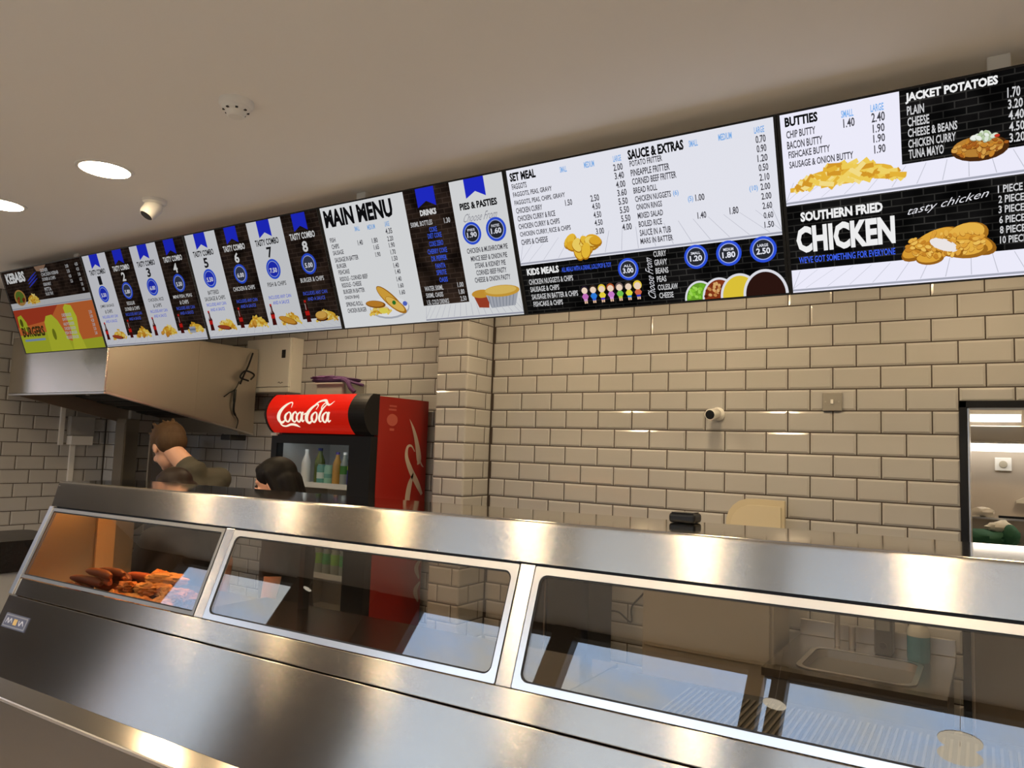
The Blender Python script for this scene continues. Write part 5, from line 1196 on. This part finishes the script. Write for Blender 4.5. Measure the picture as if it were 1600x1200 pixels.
# ------------------------------------------------------------------ the three people behind the counter
class Body:
    """overlapping tapered capsules fused into one continuous skin"""
    def __init__(s, mat): s.pm = PM(); s.mat = mat
    def cap(s, a, ra, b, rb, n=16):
        a, b = Vector(a), Vector(b); d = (b-a); ln = d.length; d.normalize(); x = d.orthogonal().normalized(); y = d.cross(x)
        M = Matrix(((x.x, y.x, d.x, a.x), (x.y, y.y, d.y, a.y), (x.z, y.z, d.z, a.z), (0, 0, 0, 1)))
        pr = [(max(ra*math.cos(t), 1e-4), ra*math.sin(t)) for t in (-PI/2+0.01, -1.2, -0.8, -0.4, 0)] + [(max(rb*math.cos(t), 1e-4), ln+rb*math.sin(t)) for t in (0, 0.4, 0.8, 1.2, PI/2-0.01)]
        s.pm.lathe(pr, s.mat, n, M)
    def chain(s, pts):
        for (a, ra), (b, rb) in zip(pts, pts[1:]): s.cap(a, ra, b, rb)
    def ell(s, c, r, M=None, fn=None): s.pm.ball((0, 0, 0), r, s.mat, 24, 16, (Matrix.Translation(c) @ M) if M is not None else Matrix.Translation(c), fn)
    def build(s, name, parent=None, vox=0.007, it=4):
        o = s.pm.build(name, parent)
        r_ = o.modifiers.new('fuse', 'REMESH'); r_.mode = 'VOXEL'; r_.voxel_size = vox; r_.use_smooth_shade = True
        m = o.modifiers.new('soften', 'SMOOTH'); m.factor = 0.5; m.iterations = it
        return o
def basis(f, pitch, roll=0.0):
    """head frame: local X forward, Y left, Z up, bowed by pitch"""
    f = Vector((f[0], f[1], 0)).normalized(); l = Vector((-f.y, f.x, 0)); z = Vector((0, 0, 1))
    R = Matrix(((f.x, l.x, 0, 0), (f.y, l.y, 0, 0), (0, 0, 1, 0), (0, 0, 0, 1)))
    return R @ Matrix.Rotation(pitch, 4, 'Y') @ Matrix.Rotation(roll, 4, 'X')
def head(b, C_, R, s=1.0):
    T = Matrix.Translation(C_) @ R
    def q(x, y, z): return T @ Vector((x*s, y*s, z*s))
    b.ell(C_, (0.098*s, 0.076*s, 0.098*s), R @ Matrix.Translation((-0.008, 0, 0.022)))
    b.ell(q(0.030, 0, -0.040), (0.062*s, 0.058*s, 0.075*s), R)                     # face and jaw
    b.ell(q(0.062, 0, -0.094), (0.026*s, 0.028*s, 0.020*s), R)                     # chin
    b.cap(q(0.088, 0, 0.010), 0.010*s, q(0.104, 0, -0.030), 0.0135*s)              # nose
    for y in (-1, 1):
        b.ell(q(0.072, 0.036*y, -0.034), (0.022*s, 0.022*s, 0.020*s), R)           # cheeks
        b.ell(q(-0.008, 0.080*y, -0.014), (0.018*s, 0.010*s, 0.032*s), R)          # ears
        b.cap(q(0.086, 0.014*y, 0.020), 0.008*s, q(0.076, 0.045*y, 0.018), 0.007*s)  # brows
    b.cap(q(0.088, -0.017, -0.064), 0.0075*s, q(0.088, 0.017, -0.064), 0.0075*s)   # lips
    return q
def hand(b, wrist, d, palm_n, s=1.0):
    d = Vector(d).normalized(); n_ = Vector(palm_n); n_ = (n_-d*n_.dot(d)).normalized(); sd = d.cross(n_); w_ = Vector(wrist)
    b.cap(w_, 0.024*s, w_+d*0.075*s, 0.026*s)
    for k in range(4):
        o = sd*(0.030-0.020*k)*s; L1 = (0.040, 0.045, 0.042, 0.034)[k]*s
        b.cap(w_+d*0.045*s+o*0.8, 0.014*s, w_+d*0.088*s+o, 0.0115*s)
        k1 = w_+d*0.090*s+o; k2 = k1+d*L1*0.8+n_*L1*0.35; k3 = k2+d*L1*0.45+n_*L1*0.6
        b.cap(k1, 0.0100*s, k2, 0.0090*s, 10); b.cap(k2, 0.0090*s, k3, 0.0080*s, 10)
    th0 = w_+d*0.020*s+sd*0.026*s; th1 = th0+d*0.035*s+sd*0.026*s+n_*0.012*s; b.cap(th0, 0.014*s, th1, 0.0115*s, 10); b.cap(th1, 0.0112*s, th1+d*0.028*s+n_*0.012*s, 0.0095*s, 10)
def person(label, C_, f, pitch, hz, hair_fn, shirt, trousers, arms, lean=(0, 0), s=1.0, skin=SKIN, roll=0.0, nk=(0.095, 0.195), side=0.0, drop=0.0):
    """C_ head centre; f facing; body stands on the floor below; arms = [(elbow, wrist, hand dir, palm normal)] for left, right"""
    C_ = Vector(C_); f = Vector((f[0], f[1], 0)).normalized(); l = Vector((-f.y, f.x, 0)); R = basis(f, pitch, roll)
    b = Body(skin); q = head(b, C_, R, s)
    nb = C_ - f*nk[0]*s + Vector((0, 0, -nk[1]*s)) + l*side          # base of the neck
    b.cap(q(-0.045, 0, -0.050), 0.050*s, nb, 0.058*s)
    ch = nb + Vector((lean[0]*0.3, lean[1]*0.3, -0.17*s)); hp = Vector((nb.x+lean[0], nb.y+lean[1], hz))
    sh = [nb + l*0.175*s*k + Vector((0, 0, -0.055*s-(drop if k == 1 else 0))) for k in (1, -1)]
    b.chain([(nb, 0.06*s), (ch, 0.115*s), (hp+Vector((0, 0, 0.12)), 0.105*s), (hp, 0.12*s)])
    t = thing('person', label, 'person', (hp.x, hp.y, 0))
    sb = Body(shirt)
    up = Vector((0, 0, 1))
    for k in (1, -1):
        sb.cap(ch+l*0.075*s*k, 0.112*s, hp+l*0.055*k+up*0.10, 0.115*s); sb.cap(nb+l*0.05*k-up*0.055*s, 0.066*s, sh[0 if k == 1 else 1], 0.068*s)
        sb.cap(ch+l*0.09*s*k+up*0.05, 0.095*s, sh[0 if k == 1 else 1], 0.066*s); sb.cap(hp+l*0.05*k+up*0.10, 0.118*s, hp+l*0.06*k-up*0.02, 0.125*s)
    sb.cap(nb-up*0.05*s, 0.090*s, ch, 0.140*s); sb.cap(ch, 0.140*s, hp+up*0.12, 0.128*s)
    sb.cap(nb-up*0.01*s, 0.090*s, nb+(q(-0.045, 0, -0.060)-nb)*0.16, 0.064*s)
    for i, (el, wr, hd_, pn) in enumerate(arms):
        el = Vector(el); wr = Vector(wr)
        b.chain([(sh[i], 0.052*s), (el, 0.041*s), (wr, 0.027*s)]); hand(b, wr, hd_, pn, s)
        mid = sh[i]+(el-sh[i])*0.72; sb.chain([(sh[i], 0.070*s), (mid, 0.060*s)])
    tb = Body(trousers)
    for k in (1, -1):
        hj = hp+l*0.085*k; kn = Vector((hp.x, hp.y, hz*0.53))+l*0.095*k+f*0.02; an = Vector((hp.x, hp.y, 0.09))+l*0.10*k-f*0.01
        b.chain([(hj, 0.085*s), (kn, 0.058*s), (an, 0.040*s)]); b.cap(an-up*0.03, 0.040, an+f*0.12-up*0.052, 0.034)
        tb.chain([(hj+up*0.02, 0.112*s), (kn, 0.078*s), (an+up*0.02, 0.062*s)])
    tb.cap(hp+l*0.06, 0.128*s, hp-l*0.06, 0.128*s)
    bo = b.build('body', t, 0.0065)
    sb.build('shirt', t, 0.009, 6); tb.build('trousers', t, 0.010, 6)
    for k in (1, -1):
        an = Vector((hp.x, hp.y, 0.0))+l*0.10*k-f*0.01; sho = Body(BLACKM); sho.cap(an+up*0.050-f*0.03, 0.048, an+f*0.14+up*0.042, 0.040); sho.build('shoe', t, 0.009)
    for y in (-1, 1):
        e = PM(); e.ball(q(0.0845, 0.031*y, -0.002), 0.0085*s, P('eye_dark', (0.03, 0.02, 0.015), 0.2), 12, 8); e.build('eye', t)
    hair_fn(t, q, R, C_, s)
    return t, q
def hair_short(mat, vol=1.0):
    def fn(t, q, R, C_, s):
        b = Body(mat)
        b.ell(q(-0.024, 0, 0.048), (0.098*s*vol, 0.086*s*vol, 0.086*s*vol), R); b.ell(q(-0.052, 0, 0.010), (0.068*s*vol, 0.080*s*vol, 0.076*s*vol), R); b.ell(q(-0.062, 0, -0.030), (0.040*s, 0.058*s, 0.046*s), R)
        b.ell(q(0.040, 0, 0.084), (0.052*s, 0.070*s, 0.036*s), R)
        r_ = random.Random(7)
        for i in range(26):
            a = r_.uniform(0, 6.28); e = r_.uniform(0.35, 1.3); x, y, z = 0.080*math.cos(e)*math.cos(a)-0.018, 0.074*math.cos(e)*math.sin(a), 0.050+0.078*math.sin(e)
            b.cap(q(x, y, z), 0.013*s, q(x*1.22+0.018, y*1.22, z+0.034+0.014*r_.random()), 0.0055*s, 8)
        for y in (-1, 1): b.cap(q(0.010, 0.074*y, 0.035), 0.016*s, q(0.012, 0.076*y, -0.006), 0.009*s, 8)
        b.build('hair', t, 0.0055, 2)
    return fn
def hair_long(mat, length=0.34, vol=1.0):
    def fn(t, q, R, C_, s):
        b = Body(mat)
        b.ell(q(-0.020, 0, 0.044), (0.106*s*vol, 0.094*s*vol, 0.088*s*vol), R); b.ell(q(-0.056, 0, -0.015), (0.080*s*vol, 0.092*s*vol, 0.100*s*vol), R)
        b.ell(q(0.046, 0, 0.076), (0.038*s, 0.062*s, 0.032*s), R)
        for y in (-1, 1):
            b.chain([(q(-0.005, 0.076*y, 0.050), 0.028*s), (q(-0.034, 0.080*y, -0.030), 0.026*s*vol), (q(-0.055, 0.074*y, -0.120), 0.030*s), (q(-0.06, 0.060*y, -length*0.7), 0.022*s)])
        for y in (-0.05, 0, 0.05): b.chain([(q(-0.085, y, 0.0), 0.045*s*vol), (q(-0.095, y, -0.10), 0.045*s*vol), (q(-0.105, y*0.9, -length*0.75), 0.036*s), (q(-0.11, y*0.7, -length), 0.018*s)])
        b.build('hair', t, 0.006, 3)
    return fn
BROWNH = P('brown_hair', (0.062, 0.033, 0.014), 0.65, spec=0.25, var=((60, 60, 20), 0.35)); BLKH = P('black_hair', (0.004, 0.003, 0.0026), 0.6, spec=0.18, var=((60, 60, 20), 0.3)); DKBH = P('dark_brown_hair', (0.016, 0.008, 0.005), 0.55, spec=0.25, var=((60, 60, 20), 0.3))
OLIVE = P('dark_olive_shirt', (0.055, 0.050, 0.034), 0.85); BLK_T = P('black_tunic', (0.022, 0.020, 0.020), 0.85); DKT = P('dark_trousers', (0.02, 0.02, 0.024), 0.85)
def at(C_, f, fw, lf, z):
    f = Vector((f[0], f[1], 0)).normalized(); l = Vector((-f.y, f.x, 0)); v = Vector((C_[0], C_[1], 0))+f*fw+l*lf; return (v.x, v.y, z)
C1 = (-2.44, -1.07, 1.640); f1 = (-0.96, 0.14)
man, qm = person('person with short brown hair and dark olive shirt, seen from behind, head bowed', C1, f1, 0.58, 0.90, hair_short(BROWNH, 1.08), OLIVE, DKT,
    [(at(C1, f1, 0.02, 0.23, 1.17), at(C1, f1, 0.20, 0.13, 0.98), (f1[0], f1[1], -0.5), (0, 0, -1)), (at(C1, f1, 0.02, -0.23, 1.17), at(C1, f1, 0.20, -0.13, 0.98), (f1[0], f1[1], -0.5), (0, 0, -1))], s=1.06, nk=(0.165, 0.118), side=-0.06, drop=0.11)
C2 = (-1.84, -1.41, 1.425); f2 = (-0.90, -0.10)
girl, q2 = person('person with black hair, short, face turned left, standing in front of the brown haired person', C2, f2, 0.20, 0.78, hair_long(DKBH, 0.20, 1.0), BLK_T, DKT,
    [(at(C2, f2, 0.0, 0.19, 1.02), at(C2, f2, 0.17, 0.10, 0.92), (f2[0], f2[1], -0.4), (0, 0, -1)), (at(C2, f2, -0.20, -0.20, 1.06), at(C2, f2, -0.20, -0.19, 0.86), (0.0, 0.0, -1), (f2[0], f2[1], 0))], s=0.92)
bp = PM(); M = Matrix.Translation(at(C2, f2, -0.06, -0.165, 1.17)) @ rot_to((-0.2, -1, 0.1)); bp.lathe([(0.032, 0), (0.032, 0.006)], P('badge_white', (0.55, 0.52, 0.52), 0.4), 20, M); bp.lathe([(0.026, 0.0061), (0.025, 0.007)], P('badge_pink', (0.50, 0.22, 0.22), 0.4), 20, M); bp.build('badge', girl)
C3 = (-1.33, -1.18, 1.490); f3 = (-0.90, -0.50)
woman, q3 = person('person with long black hair in profile in front of the drinks fridge', C3, f3, 0.22, 0.84, hair_long(BLKH, 0.32, 1.0), BLK_T, DKT,
    [(at(C3, f3, -0.10, 0.21, 1.04), at(C3, f3, -0.06, 0.21, 0.81), (0, 0, -1), (f3[0], f3[1], 0)), (at(C3, f3, -0.10, -0.21, 1.04), at(C3, f3, -0.06, -0.21, 0.81), (0, 0, -1), (f3[0], f3[1], 0))], s=0.98)
